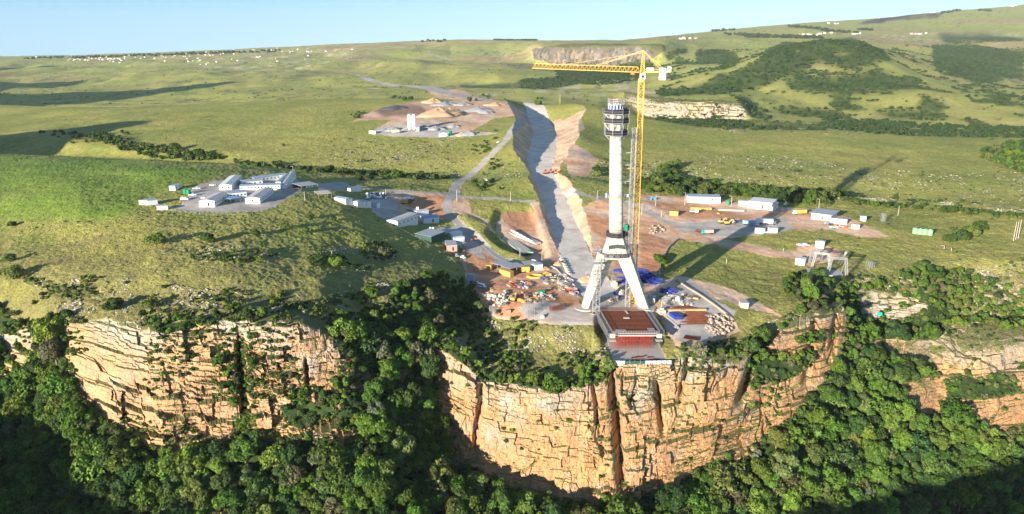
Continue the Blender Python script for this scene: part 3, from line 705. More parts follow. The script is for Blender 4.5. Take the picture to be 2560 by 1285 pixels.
# ------------------------------------------------------------------ vegetation
rng = np.random.default_rng(7)
def ico(sub):
    t = (1 + 5 ** .5) / 2
    v = [(-1,t,0),(1,t,0),(-1,-t,0),(1,-t,0),(0,-1,t),(0,1,t),(0,-1,-t),(0,1,-t),(t,0,-1),(t,0,1),(-t,0,-1),(-t,0,1)]
    f = [(0,11,5),(0,5,1),(0,1,7),(0,7,10),(0,10,11),(1,5,9),(5,11,4),(11,10,2),(10,7,6),(7,1,8),(3,9,4),(3,4,2),(3,2,6),(3,6,8),(3,8,9),(4,9,5),(2,4,11),(6,2,10),(8,6,7),(9,8,1)]
    v = [np.array(a, float) / np.linalg.norm(a) for a in v]
    for _ in range(sub):
        mid = {}; nf = []
        def m(a, b):
            k = (min(a, b), max(a, b))
            if k not in mid:
                p = v[a] + v[b]; v.append(p / np.linalg.norm(p)); mid[k] = len(v) - 1
            return mid[k]
        for a, b, c in f:
            ab, bc, ca = m(a, b), m(b, c), m(c, a); nf += [(a, ab, ca), (b, bc, ab), (c, ca, bc), (ab, bc, ca)]
        f = nf
    return np.array(v), np.array(f)
ICO0, ICO1 = ico(0), ico(1)

def crown(seed, nblob, nleaf, leaf, flat=0.75, core=True, spread=0.62):
    """crown of radius ~1 standing on z=0.. as triangles: lumpy limbs of foliage covered in leaf clumps"""
    g = np.random.default_rng(seed)
    B = []
    for i in range(nblob):
        a = g.uniform(0, 2 * math.pi); r = spread * math.sqrt(g.uniform(0, 1)); h = g.uniform(0.0, 1.0) * (1 - 0.7 * r * r)
        B.append((r * math.cos(a), r * math.sin(a), 0.30 + h * flat, g.uniform(0.26, 0.44)))
    B = np.array(B)
    vs = []; fs = []; tint = []; base = 0
    if core:
        iv, jf = ICO1 if nleaf > 300 else ICO0
        for b in B:
            p = iv * b[3] * 0.86 * (1 + 0.25 * g.uniform(-1, 1, (len(iv), 1)))
            p[:, 2] *= 0.85
            vs.append(p + b[:3]); fs.append(jf + base); base += len(iv); tint.append(np.full(len(iv), 0.8))
    n = nleaf
    k = g.integers(0, nblob, n * 2); d = g.normal(size=(n * 2, 3)); d /= np.linalg.norm(d, axis=1)[:, None]
    d[:, 2] = np.where(d[:, 2] < -0.35, -d[:, 2], d[:, 2])
    P = B[k, :3] + d * B[k, 3:4] * g.uniform(0.85, 1.12, (n * 2, 1)) * np.array([1, 1, .88])
    dist = np.linalg.norm(P[:, None, :] - B[None, :, :3], axis=2) / B[None, :, 3]
    keep = (np.sort(dist, 1)[:, 0] > 0.80)
    P = P[keep][:n]; d = d[keep][:n]; k = k[keep][:n]; n = len(P)
    nr_ = d + g.normal(size=(n, 3)) * 0.55; nr_ /= np.linalg.norm(nr_, axis=1)[:, None]
    t1 = np.cross(nr_, g.normal(size=(n, 3))); t1 /= np.linalg.norm(t1, axis=1)[:, None]; t2 = np.cross(nr_, t1)
    s = leaf * g.uniform(0.6, 1.4, (n, 1))
    q = np.stack([P + t1 * s, P - t1 * s * .5 + t2 * s * .85, P - t1 * s * .5 - t2 * s * .85], 1)
    vs.append(q.reshape(-1, 3)); fs.append(np.arange(3 * n).reshape(-1, 3) + base)
    bt = g.uniform(0.75, 1.3, nblob)
    tint.append(np.repeat(bt[k] * g.uniform(0.7, 1.35, n), 3))
    V = np.concatenate(vs); F = np.concatenate(fs); T = np.concatenate(tint)
    V[:, 2] = np.maximum(V[:, 2], -0.05)
    return V, F, T

def mat_leaf(name, own):
    m, nt, b, out = new_mat(name)
    at = N(nt, 'ShaderNodeAttribute', attribute_name='alb')
    if own:
        oi = N(nt, 'ShaderNodeObjectInfo'); c = mix(nt, 1.0, at.outputs['Color'], oi.outputs['Color'], 'MULTIPLY')
    else: c = at.outputs['Color']
    nt.links.new(c, b.inputs['Base Color']); b.inputs['Roughness'].default_value = 0.75
    tr = N(nt, 'ShaderNodeBsdfTranslucent'); nt.links.new(mix(nt, 1.0, c, (1.1, 1.25, 0.5), 'MULTIPLY'), tr.inputs[0])
    ms = N(nt, 'ShaderNodeMixShader'); ms.inputs[0].default_value = 0.22
    nt.links.new(b.outputs[0], ms.inputs[1]); nt.links.new(tr.outputs[0], ms.inputs[2]); nt.links.new(ms.outputs[0], out.inputs[0])
    return m
ML_OWN = mat_leaf("leaves_own", True); ML_ALL = mat_leaf("leaves_mass", False)
def plain(name, col, rough=0.8, metal=0.0, var=0.12, sc=0.6, spec=0.2):
    m, nt, b, out = new_mat(name)
    n1 = noise(nt, pos(nt), sc, 5, 0.65)
    c = mix(nt, 1.0, tuple(col), ramp(nt, n1, [(0.3, 1 - var), (0.7, 1 + var)]), 'MULTIPLY')
    nt.links.new(c, b.inputs['Base Color'])
    b.inputs['Roughness'].default_value = rough; b.inputs['Metallic'].default_value = metal; b.inputs['Specular IOR Level'].default_value = spec
    return m
M_BARK = plain("bark", (0.16, 0.13, 0.10))

GREENS = [(0.060, 0.120, 0.016), (0.075, 0.145, 0.020), (0.050, 0.098, 0.020), (0.088, 0.130, 0.030), (0.105, 0.180, 0.022), (0.105, 0.120, 0.052), (0.040, 0.082, 0.018)]
GREENS = [(a * 1.02, b * 0.90, c * 0.95) for a, b, c in GREENS]
def tag(o, label=None, cat=None, group=None, kind=None):
    if label: o['label'] = label
    if cat: o['category'] = cat
    if group: o['group'] = group
    if kind: o['kind'] = kind
    return o
def empty(name, loc, rz=0.0):
    o = bpy.data.objects.new(name, None); o.location = loc; o.rotation_euler = (0, 0, rz); o.empty_display_size = 1; COL.objects.link(o); return o

def trunk_mesh(seed):
    g = np.random.default_rng(seed); V = []; F = []
    def limb(p0, p1, r0, r1):
        p0, p1 = np.array(p0), np.array(p1); d = p1 - p0; a = np.cross(d, [0.3, 0.9, 0.1]); a /= np.linalg.norm(a); b = np.cross(d, a); b /= np.linalg.norm(b)
        s = len(V)
        for p, r in ((p0, r0), ((p0 + p1) / 2 + g.normal(size=3) * 0.02, (r0 + r1) / 2), (p1, r1)):
            for k in range(5):
                t = 2 * math.pi * k / 5; V.append(p + r * (a * math.cos(t) + b * math.sin(t)))
        for j in range(2):
            for k in range(5): F.append((s + j*5 + k, s + j*5 + (k+1) % 5, s + j*5 + 5 + (k+1) % 5, s + j*5 + 5 + k))
    limb((0, 0, -0.9), (0.02, 0, 0.25), 0.075, 0.055)
    for i in range(6):
        t = g.uniform(0, 6.28); r = g.uniform(0.3, 0.6)
        limb((0.02, 0, g.uniform(0, 0.25)), (r * math.cos(t), r * math.sin(t), g.uniform(0.45, 0.95)), 0.04, 0.015)
    return np_mesh("trunk", np.array(V), np.array(F), M_BARK, None, True, False)
TRUNKS = [trunk_mesh(s) for s in range(3)]
def crown_mesh(name, *a, **k):
    V, F, T = crown(*a, **k)
    return np_mesh(name, V, F, ML_OWN, np.stack([T, T, T, np.ones_like(T)], 1), False, False)
BIG = [crown_mesh("crown", 70 + i, 24, 900, 0.10, 0.95, False, 0.78) for i in range(3)] + [crown_mesh("crown", 10 + i, 13 + i, 1500, 0.085, 0.80 - 0.06 * (i % 3), True, 0.58 + 0.04 * (i % 3)) for i in range(7)]
BUSHM = [crown_mesh("bush", 40 + i, 7, 420, 0.12, 0.5, True, 0.6) for i in range(4)]
MIDV = [crown(60 + i, 10, 420, 0.125, 0.75, True, 0.6) for i in range(5)] + [crown(66 + i, 18, 460, 0.12, 0.9, i == 0, 0.75) for i in range(2)]
LOWV = [crown(80 + i, 5, 70, 0.26, 0.5, True, 0.55) for i in range(5)]

def merged(name, items, lib, kind='stuff'):
    """items: (x,y,z,r,hscale,rot,color)"""
    if not items: return None
    VS = []; FS = []; CS = []; b = 0
    g = np.random.default_rng(3)
    for (x, y, z, r, hs, rot, col) in items:
        V, F, T = lib[g.integers(len(lib))]
        c, s = math.cos(rot), math.sin(rot)
        P = np.empty_like(V); P[:, 0] = (V[:, 0] * c - V[:, 1] * s) * r + x; P[:, 1] = (V[:, 0] * s + V[:, 1] * c) * r + y; P[:, 2] = V[:, 2] * r * hs + z
        VS.append(P); FS.append(F + b); b += len(V)
        CS.append(np.concatenate([T[:, None] * np.array(col)[None], np.ones((len(T), 1))], 1))
    o = np_mesh(name, np.concatenate(VS), np.concatenate(FS), ML_ALL, np.concatenate(CS), False)
    o['kind'] = kind
    return o

# candidate points: grid vertices with their area and picture position
dA = np.abs(np.gradient(GD, axis=0)) + np.abs(np.gradient(GZ, axis=0))
dW = GD * np.gradient(AZ)[None, :]
AREA = np.abs(dA * dW)
def scatter(mask, n_try, rmin, rmax, gap, seed, power=1.0, taken=None):
    g = np.random.default_rng(seed)
    idx = np.flatnonzero(mask.ravel())
    if len(idx) == 0: return []
    w = AREA.ravel()[idx] ** power; w /= w.sum()
    pick = g.choice(idx, size=min(n_try, len(idx)), replace=False, p=w)
    out = []; H = taken if taken is not None else {}
    cs = rmax * 2 * gap
    X, Y, Z = GX.ravel(), GY.ravel(), GZ.ravel()
    for i in pick:
        r = rmin + (rmax - rmin) * g.beta(1.6, 2.2); x, y, z = X[i], Y[i], Z[i]
        k = (int(x // cs), int(y // cs), int(z // cs)); bad = False
        for a in (-1, 0, 1):
            for b in (-1, 0, 1):
                for c in (-1, 0, 1):
                    for (qx, qy, qz, qr) in H.get((k[0] + a, k[1] + b, k[2] + c), ()):
                        if (qx - x) ** 2 + (qy - y) ** 2 + (qz - z) ** 2 < ((qr + r) * gap) ** 2: bad = True; break
                    if bad: break
                if bad: break
            if bad: break
        if bad: continue
        H.setdefault(k, []).append((x, y, z, r)); out.append((x, y, z, r, i))
    return out
inframe = (PX1 > -80) & (PX1 < 2640) & (PY1 < 1420)
PXf, PYf, TF = PX1.ravel(), PY1.ravel(), T2.ravel()

# 1. gorge and ravine forest
FOREST_ON_TOP = [[(985,720),(1085,690),(1130,705),(1180,715),(1195,745),(1205,790),(1150,850),(1090,860),(1000,850)], [(1975,690),(2040,690),(2120,740),(2150,790),(2330,790),(2330,730),(2240,700),(2250,680),(2400,680),(2560,740),(2600,830),(2440,850),(2170,860),(2100,780),(2000,790),(1960,740)],
 [(2455,375),(2560,360),(2600,360),(2600,450),(2540,430),(2450,395)], [(600,860),(540,880),(560,1000),(600,1050),(640,900)],[(1860,930),(1900,900),(1930,860),(1960,1000),(1880,1040)],[(90,850),(150,870),(170,960),(90,980)]]
fm = (CLS == 6) & (T2 > 1.6)
for p in FOREST_ON_TOP: fm |= inpoly(PX1, PY1, p) & (T2 > 2.5) & (T2 < 16)
wide = (PX1 > -420) & (PX1 < 3000) & (PY1 < 1700)
ft = scatter(fm & wide, 34000, 2.2, 8.6, 0.44, 11)
trees = []
_i = np.array([t[4] for t in ft]); _r = np.array([t[3] for t in ft]); _ht = 1.25 * _r * FPX / GD.ravel()[_i]
hide = np.zeros(len(ft), bool)
for _p, _a, _b, _c in ROCK[:6]:
    for _k in (0.55, 1.0): hide |= inpoly(PXf[_i], PYf[_i] - _ht * _k, _p)
hide &= ~((PXf[_i] > 930) & (PXf[_i] < 1085))
hidx = []
for (x, y, z, r, i) in ft:
    c = np.array(GREENS[rng.choice(7, p=[.2,.2,.14,.14,.16,.06,.1])]) * rng.uniform(0.7, 1.25) * np.array([rng.uniform(0.8, 1.15), 1.0, rng.uniform(0.85, 1.3)]) * 1.0
    if PYf[i] < 850: r *= 0.52
    elif 1080 < PXf[i] < 1545 and PYf[i] < 975: r *= 0.55
    if hide[len(hidx)]: r *= 0.42
    hidx.append(i)
    if 1440 < PXf[i] < 1720 and PYf[i] < 925: continue
    trees.append((x, y, z + r * 0.25, r, rng.uniform(0.85, 1.35), rng.uniform(0, 6.28), tuple(c), i))
trees.sort(key=lambda t: -t[3] / math.hypot(t[0], t[1]) if (20 < PXf[t[7]] < 2540 and PYf[t[7]] < 1330) else 0)
def region_label(px, py):
    if px < 170: return "shaded green tree in the forest at the far left foot of the left cliffs", "trees at the left end of the gorge"
    if px < 620 and py > 900: return "broad green tree in the gorge forest under the left stepped cliff", "trees under the left stepped cliff"
    if px < 900 and py > 900: return "green tree in the gorge forest under the right half of the left cliff", "trees under the left cliff's right half"
    if px < 1110: return "green tree filling the wooded ravine left of the orange promontory", "trees in the wooded ravine"
    if px < 1250 and py < 1000: return "green tree on the slope beside the storage yard's left edge", "trees beside the storage yard"
    if px < 1560: return "green tree in the forest below the big orange rock face", "trees below the big orange face"
    if px < 1900: return "green tree in the forest below the cracked right part of the promontory", "trees below the promontory's right part"
    if py < 860: return "green tree on the rim and upper slope of the right ravine", "trees on the right ravine's upper slope"
    if px < 2250: return "green tree on the long wooded slope of the right ravine", "trees on the right ravine's slope"
    return "green tree in the shaded gorge below the far right cliffs", "trees below the far right cliffs"
for n, t in enumerate(trees[:290]):
    x, y, z, r, hs, rot, col, i = t
    lb, gp = region_label(PXf[i], PYf[i])
    e = tag(empty('tree', (x, y, z), rot), lb, 'tree', gp)
    cr = bpy.data.objects.new('crown', BIG[(n * 7 + n // 3) % len(BIG)]); COL.objects.link(cr); cr.parent = e; cr.scale = (r, r, r * hs); cr.color = (*col, 1)
    tr = bpy.data.objects.new('trunk', TRUNKS[n % 3]); COL.objects.link(tr); tr.parent = e; tr.scale = (r, r, r * hs)
merged('forest_canopy', [t[:7] for t in trees[290:]], MIDV)

# 2. tree lines in the valley and on the plateau
LINES = [
 ([(180,345),(230,345),(300,375),(380,395),(420,400),(540,405),(560,390),(480,385),(420,372),(330,360),(250,335)], 110, 3.2, 7.5),
 ([(300,330),(320,335),(310,340)], 1, 4, 5),
 ([(560,400),(640,405),(760,420),(900,430),(1120,440),(1120,452),(900,450),(760,430),(600,412)], 130, 2.6, 5.8),
 ([(160,330),(260,345),(210,370),(90,330)], 20, 3, 5),
 ([(1600,460),(1680,440),(1720,455),(1800,475),(1900,480),(2100,495),(2060,515),(1850,492),(1700,487),(1600,478)], 260, 3.6, 7.5),
 ([(1655,425),(1690,415),(1700,450),(1660,455)], 12, 4, 7),
 ([(2100,500),(2260,515),(2400,525),(2560,540),(2560,552),(2330,530),(2150,512)], 60, 2.5, 5.5),
 ([(2220,490),(2350,500),(2450,510),(2440,522),(2240,505)], 20, 2, 4),
 ([(2440,375),(2560,355),(2620,365),(2620,440),(2540,425),(2480,395)], 40, 4, 8),
 ([(1180,455),(1240,450),(1250,475),(1200,480)], 10, 2.5, 5),
 ([(1260,390),(1240,430),(1200,440),(1230,400)], 10, 2.0, 4),
 ([(1180,360),(1240,345),(1230,380),(1170,400)], 26, 1.5, 3.0),
 ([(1170,243),(1220,240),(1225,255),(1165,256)], 14, 4, 7), ([(975,243),(1035,243),(1035,253),(980,252)], 10, 4, 7),
 ([(1335,245),(1360,245),(1365,268),(1340,270)], 6, 5, 8),
 ([(870,285),(910,282),(915,297),(880,297)], 10, 2.5, 4),
 ([(1480,425),(1500,420),(1510,440),(1480,445)], 4, 3, 5),
 ([(2360,575),(2450,565),(2450,600),(2370,605)], 8, 3, 5.5),
]
bushes = []; tk = {}
for k, (poly, n, r0, r1) in enumerate(LINES):
    m = inpoly(PX1, PY1, poly) & (T2 > 6) & (T2 < 19) & np.isin(CLS, (0, 1))
    for (x, y, z, r, i) in scatter(m, n * 3, r0, r1, 0.55, 200 + k, 1.0, tk)[:n]:
        bushes.append((x, y, z - 0.1 * r, r, rng.uniform(0.85, 1.2), rng.uniform(0, 6.28), tuple(np.array(GREENS[rng.choice([0, 2, 2, 6, 3])]) * rng.uniform(0.75, 1.05)), i))
# single trees on the grass
SINGLE = [(390,612,5.2,'large round dark tree alone on the left grass slope'),(520,606,4.2,'round dark tree right of the lone large one on the left grass slope'),(640,586,2.8,'small dark tree in the middle of the left grass slope'),(712,572,3.2,'bare-trunked tree on the left grass slope above the pale rocks'),(764,582,2.6,'small tree just right of the bare-trunked tree on the grass'),(778,547,2.6,'slim dark tree on the left slope nearest the office camp'),(833,552,2.6,'small round tree on the slope facing the container yard'),(650,654,2.0,'small bright green shrub on the left grass slope'),(838,665,4.6,'bright green leafy tree with a long shadow in mid left slope'),(960,640,4.2,'grey half-bare tree on the grass below the workshop sheds'),(285,775,5.0,'dark tree on the rock ledge at the left rim'),(375,772,4.2,'low dark tree on the ledge right of the rim tree'),(585,775,3.0,'small dark tree at the top of the left cliff'),(30,566,3.0,'small dark bush at the far left edge of the grass'),(25,655,3.5,'dark bush low on the far left grass'),(35,698,6.0,'wide shaded tree at the far left rim of the slope'),(930,742,4.2,'dark tree at the top corner of the ravine on the left slope'),(708,365,2.6,'lone round bush on the grass slope below the batching plant'),(318,338,3.8,'lone round tree in the far left field'),(908,405,3.0,'round bush on the rocky slope left of the road'),(1649,660,5.0,'dense dark tree standing alone right of the pylon'),(2300,672,4.2,'round tree alone on the right plateau near the rim'),(2395,600,4.8,'wide pale green tree beside the green water tanks'),(2430,590,4.5,'second green tree right of the water tanks'),(2475,350,3.4,'round bush in the far right field'),(1810,325,5.0,'round tree on the near edge of the far right gorge'),(1880,327,4.2,'second round tree on the edge of the far right gorge'),(1495,440,4.4,'round bush beside the haul road cutting'),(1345,262,6.5,'tree at the head of the haul road cutting'),(1895,425,2.6,'bush on the rocky right field above the tree line'),(1990,430,2.8,'bush left of the pylon shadow in the rocky field'),(2300,440,2.4,'small bush on the rocky field far right'),(2190,370,1.8,'tiny bush right of the shadow tip'),(1790,455,3.0,'bush above the right tree line'),(2120,640,1.8,'small bush by the line towers'),(1208,470,4.0,'leafy tree at the road junction')]
for n, (px, py, r, lb) in enumerate(SINGLE):
    p = hit(px, py)
    e = tag(empty('tree', (p.x, p.y, p.z), rng.uniform(0, 6.28)), lb, 'tree')
    cr = bpy.data.objects.new('crown', BIG[(n * 7 + n // 3) % len(BIG)]); COL.objects.link(cr); cr.parent = e; cr.scale = (r, r, r * 0.95)
    c = np.array(GREENS[[0, 2, 6, 3][n % 4]]) * (1.0 if 'dark' in lb else 1.15)
    if 'grey' in lb: c = np.array((0.13, 0.12, 0.08))
    if 'bright' in lb: c = np.array(GREENS[4])
    cr.color = (*c, 1)
    tr = bpy.data.objects.new('trunk', TRUNKS[n % 3]); COL.objects.link(tr); tr.parent = e; tr.scale = (r, r, r)
# 3. bushes on cliffs, ledges and rims
cl = (CLS == 2) & inframe
cb = scatter(cl & ~left & (fbm(U / 16, V / 12, 3, 301) > 0.1), 1800, 0.7, 2.3, 0.8, 31) + scatter(cl & left & (fbm(U / 18, V / 10, 3, 311) > -0.02), 3000, 0.7, 2.8, 0.7, 35)
rim = (CLS == 1) & (T2 > 3.8) & (T2 < 8) & inframe
cb += scatter(rim & (rocky > 0.25) & (fbm(GX / 16, GY / 16, 3, 302) > -0.05), 3600, 0.7, 3.0, 0.75, 32)
prom = inpoly(PX1, PY1, [(1160,850),(1240,800),(1330,830),(1420,880),(1500,900),(1530,960),(1400,985),(1300,955),(1200,930)]) | inpoly(PX1, PY1, [(1180,700),(1200,760),(1280,800),(1200,830),(1150,800)]) | inpoly(PX1, PY1, [(1660,900),(1760,880),(1880,850),(1880,900),(1700,930)])
cb += scatter(prom & (T2 < 8) & (fbm(GX / 14, GY / 14, 3, 308) > -0.1), 900, 0.9, 2.9, 0.75, 33)
nodeck = inpoly(PX1, PY1, [(1475,770),(1700,770),(1700,912),(1530,915)]).ravel()
lf = inpoly(PX1, PY1, [(540,850),(640,860),(640,1080),(560,1000)]) | inpoly(PX1, PY1, [(820,800),(960,760),(990,900),(900,960)]) | inpoly(PX1, PY1, [(100,830),(180,850),(190,960),(110,960)])
cb += scatter(lf & (T2 < 8) & inframe, 900, 1.5, 4.0, 0.6, 34)
cb += scatter((CLS == 6) & (rw > 0.15) & inframe & (T2 < 6.6), 4000, 1.0, 3.6, 0.42, 38)
for (x, y, z, r, i) in cb:
    if nodeck[i]: continue
    bushes.append((x, y, z - 0.15 * r, r, rng.uniform(0.8, 1.15), rng.uniform(0, 6.28), tuple(np.array(GREENS[rng.integers(7)]) * rng.uniform(0.8, 1.15)), i))
lg = (CLS == 1) & (T2 > 6.5) & (T2 < 12) & inframe & (lush < 0.3)
for (x, y, z, r, i) in scatter(lg & (fbm(GX / 25, GY / 25, 3, 309) > 0.1), 500, 0.5, 1.4, 2.0, 36) + scatter((CLS == 1) & (T2 > 12) & (T2 < 16) & inframe & (rocky > .2), 400, 0.9, 2.4, 1.5, 37):
    bushes.append((x, y, z - 0.15 * r, r, 0.8, rng.uniform(0, 6.28), tuple(np.array(GREENS[rng.choice([2, 3, 5, 6])]) * 0.9), i))
bushes.sort(key=lambda t: -t[3] / math.hypot(t[0], t[1]))
def bush_label(px, py):
    if py < 360: return "dark tree clump by the quarry and road in the far fields", "bushes round the far quarry"
    if py < 560 and px < 1180: return "dark green bush in the valley line behind the left hill", "bushes in the left valley line"
    if py < 560 and px < 1560: return "dark green bush beside the road junction", "bushes beside the road junction"
    if py < 620: return "dark green bush in the tree line behind the right compounds", "bushes in the right tree line"
    if px < 1000: return "green bush growing on the ledges of the left cliff", "bushes on the left cliff"
    if px < 1560: return "green bush on the top and face of the orange promontory", "bushes on the promontory"
    if px < 1980: return "green bush on the rim right of the unfinished deck", "bushes right of the deck"
    return "green bush on the rocks of the far right cliffs", "bushes on the far right cliffs"
for n, t in enumerate(bushes[:290]):
    x, y, z, r, hs, rot, col, i = t
    o = bpy.data.objects.new('bush', BUSHM[n % 4] if r < 3.5 else BIG[n % 7]); COL.objects.link(o)
    o.location = (x, y, z); o.rotation_euler = (0, 0, rot); o.scale = (r, r, r * hs); o.color = (*col, 1)
    lb, gp = bush_label(PXf[i], PYf[i]); tag(o, lb, 'bush', gp)
merged('scrub', [t[:7] for t in bushes[290:]], MIDV[:0] + LOWV)
# 4. woods and scrub on the far hills
fs = (scrub > 0.35) & (T2 > 17) & (T2 < 22.9) & (PX1 > 1300) & (PX1 < 2640)
fr_ = scatter(fs, 9000, 3.5, 8.0, 0.42, 41)
far_items = [(x, y, z - 0.2 * r, r, rng.uniform(0.7, 1.0), rng.uniform(0, 6.28), tuple(np.array((0.036, 0.066, 0.020)) * rng.uniform(0.75, 1.25))) for (x, y, z, r, i) in fr_]
sp = (T2 > 17) & (T2 < 23) & (PX1 > -60) & (PX1 < 2640) & (fbm(GX / 90, GY / 90, 3, 303) > 0.05)
far_items += [(x, y, z - 0.2 * r, r, 0.8, rng.uniform(0, 6.28), (0.04, 0.07, 0.022)) for (x, y, z, r, i) in scatter(sp, 1500, 2.0, 5.0, 0.9, 42)]
gorge = (inpoly(PX1, PY1, [(1380,165),(1600,165),(1600,200),(1500,215),(1400,205)]) | inpoly(PX1, PY1, [(1640,285),(1860,300),(1900,325),(1640,325)]) | inpoly(PX1, PY1, [(2060,295),(2560,320),(2560,345),(2250,342),(2050,320)])| inpoly(PX1, PY1, [(1880,318),(2060,322),(2060,332),(1880,330)])) & (T2 > 16.6) & (T2 < 23)
far_items += [(x, y, z - 0.2 * r, r, 0.9, rng.uniform(0, 6.28), (0.034, 0.062, 0.02)) for (x, y, z, r, i) in scatter(gorge, 3500, 3.0, 8.0, 0.45, 43)]
# hedges and plantations along the skyline
rng2 = np.random.default_rng(77)
def line_trees(x0, y0, x1, y1, n, r0, r1, jy=1.5):
    o = []
    for k in range(n):
        t = rng2.uniform(0, 1); p = hit(x0 + t * (x1 - x0), y0 + t * (y1 - y0) + rng2.uniform(-jy, jy)); r = rng2.uniform(r0, r1)
        o.append((p.x, p.y, p.z - 0.2 * r, r, 1.0, rng2.uniform(0, 6.28), (0.035, 0.055, 0.022)))
    return o
far_items += line_trees(1235,100,1342,101,90,8,12,0.8)
for a in [(180,141,420,133,60),(420,133,600,127,50),(60,143,180,140,15),(600,128,700,124,15),(1860,88,2060,92,70),(1810,82,2040,90,60),(1970,62,2070,70,40),(2140,70,2180,72,12),(2050,73,2150,80,30),(2440,22,2480,24,15),(2350,30,2400,22,25),(1780,74,1840,70,25),(1050,100,1120,99,8)]:
    far_items += line_trees(a[0], a[1] + 4, a[2], a[3] + 4, int(a[4] * 1.6), 9, 17, 2.0)
merged('far_scrub', far_items, LOWV)

# 5. loose pale rocks in the grass
def rock_lib(seed):
    g = np.random.default_rng(seed); v, f = ICO0
    P = v * (1 + 0.35 * g.uniform(-1, 1, (len(v), 1))) * np.array([1, g.uniform(0.5, 0.9), g.uniform(0.4, 0.7)])
    return P, f, np.full(len(v), g.uniform(0.8, 1.15))
ROCKS = [rock_lib(s) for s in range(6)]
rm = (CLS == 1) & (T2 > 4) & (T2 < 11) & inframe & (rocky > 0.15)
ri = [(x, y, z, r, 1, rng.uniform(0, 6.28), tuple(np.array((0.33, 0.30, 0.255)) * rng.uniform(.6, 1.2))) for (x, y, z, r, i) in scatter(rm & (fbm(GX / 10, GY / 10, 3, 304) > 0.12), 4500, 0.18, 1.1, 0.6, 51)]
rm = (CLS == 1) & (T2 > 10) & (T2 < 16) & inframe & (rocky > 0.25)
ri += [(x, y, z, r, 0.8, rng.uniform(0, 6.28), tuple(np.array((0.31, 0.275, 0.22)) * rng.uniform(.6, 1.15))) for (x, y, z, r, i) in scatter(rm & (fbm(GX / 14, GY / 14, 3, 305) > 0), 3200, 0.35, 1.4, 0.7, 52)]
o = merged('loose_rocks', ri, ROCKS)
M_STONE = mat_soft("loose_stone", 1.5, 0.75, 1.2, 0.4, 0.2); o.data.materials.clear(); o.data.materials.append(M_STONE)
# ------------------------------------------------------------------ object helpers
class MB:
    def __init__(s): s.v = []; s.f = []
    def quadbox(s, c8):
        b = len(s.v); s.v += [tuple(p) for p in c8]
        s.f += [(b+3,b+2,b+1,b), (b+4,b+5,b+6,b+7), (b,b+1,b+5,b+4), (b+1,b+2,b+6,b+5), (b+2,b+3,b+7,b+6), (b+3,b,b+4,b+7)]
        return s
    def box(s, cx, cy, z0, sx, sy, sz, a=0.0, tx=1.0, ty=1.0):
        c, n = math.cos(a), math.sin(a); P = []
        for z, kx, ky in ((z0, 1, 1), (z0 + sz, tx, ty)):
            for dx, dy in ((-sx/2, -sy/2), (sx/2, -sy/2), (sx/2, sy/2), (-sx/2, sy/2)):
                dx *= kx; dy *= ky
                P.append((cx + dx*c - dy*n, cy + dx*n + dy*c, z))
        return s.quadbox(P)
    def beam(s, p0, p1, w, h=None):
        h = h or w
        p0, p1 = Vector(p0), Vector(p1); d = (p1 - p0)
        if d.length < 1e-6: return s
        d.normalize(); up = Vector((0, 0, 1)) if abs(d.z) < 0.95 else Vector((0, 1, 0))
        a = d.cross(up).normalized() * w / 2; b = a.cross(d).normalized() * h / 2
        return s.quadbox([p0-a-b, p0+a-b, p0+a+b, p0-a+b, p1-a-b, p1+a-b, p1+a+b, p1-a+b])
    def tube(s, p0, p1, r0, r1=None, n=12, cap=True):
        r1 = r0 if r1 is None else r1
        p0, p1 = Vector(p0), Vector(p1); d = (p1 - p0).normalized(); up = Vector((0, 0, 1)) if abs(d.z) < 0.95 else Vector((0, 1, 0))
        a = d.cross(up).normalized(); b = a.cross(d).normalized(); k = len(s.v)
        for p, r in ((p0, r0), (p1, r1)):
            for i in range(n):
                t = 2*math.pi*i/n; s.v.append(tuple(p + a*r*math.cos(t) + b*r*math.sin(t)))
        for i in range(n): s.f.append((k+i, k+(i+1) % n, k+n+(i+1) % n, k+n+i))
        if cap: s.f.append(tuple(k+n-1-i for i in range(n))); s.f.append(tuple(k+n+i for i in range(n)))
        return s
    def loft(s, rings, cap=True):
        k = len(s.v); n = len(rings[0])
        for r in rings: s.v += [tuple(p) for p in r]
        for j in range(len(rings)-1):
            for i in range(n): s.f.append((k+j*n+i, k+j*n+(i+1) % n, k+(j+1)*n+(i+1) % n, k+(j+1)*n+i))
        if cap: s.f.append(tuple(k+n-1-i for i in range(n))); m = k+(len(rings)-1)*n; s.f.append(tuple(m+i for i in range(n)))
        return s
    def ring(s, c, n, R0, R1, z0, z1, ang=0.0, ex=1.0):
        rr = []
        for R_, z in ((R0, z0), (R1, z0), (R1, z1), (R0, z1)):
            rr.append([(c[0]+R_*ex*math.cos(ang+2*math.pi*i/n), c[1]+R_*math.sin(ang+2*math.pi*i/n), z) for i in range(n)])
        k = len(s.v)
        for r in rr: s.v += r
        for j in range(4):
            for i in range(n):
                a, b = k+j*n, k+((j+1) % 4)*n
                s.f.append((a+i, b+i, b+(i+1) % n, a+(i+1) % n))
        return s
    def mesh(s, name, mat, smooth_=False):
        me = bpy.data.meshes.new(name); me.from_pydata(s.v, [], s.f)
        import bmesh as _b
        bm = _b.new(); bm.from_mesh(me); _b.ops.recalc_face_normals(bm, faces=bm.faces); bm.to_mesh(me); bm.free()
        me.materials.append(mat)
        if smooth_: me.polygons.foreach_set('use_smooth', [True]*len(me.polygons))
        return me
    def build(s, name, mat, parent=None, smooth_=False):
        o = bpy.data.objects.new(name, s.mesh(name, mat, smooth_)); COL.objects.link(o)
        if parent: o.parent = parent
        return o
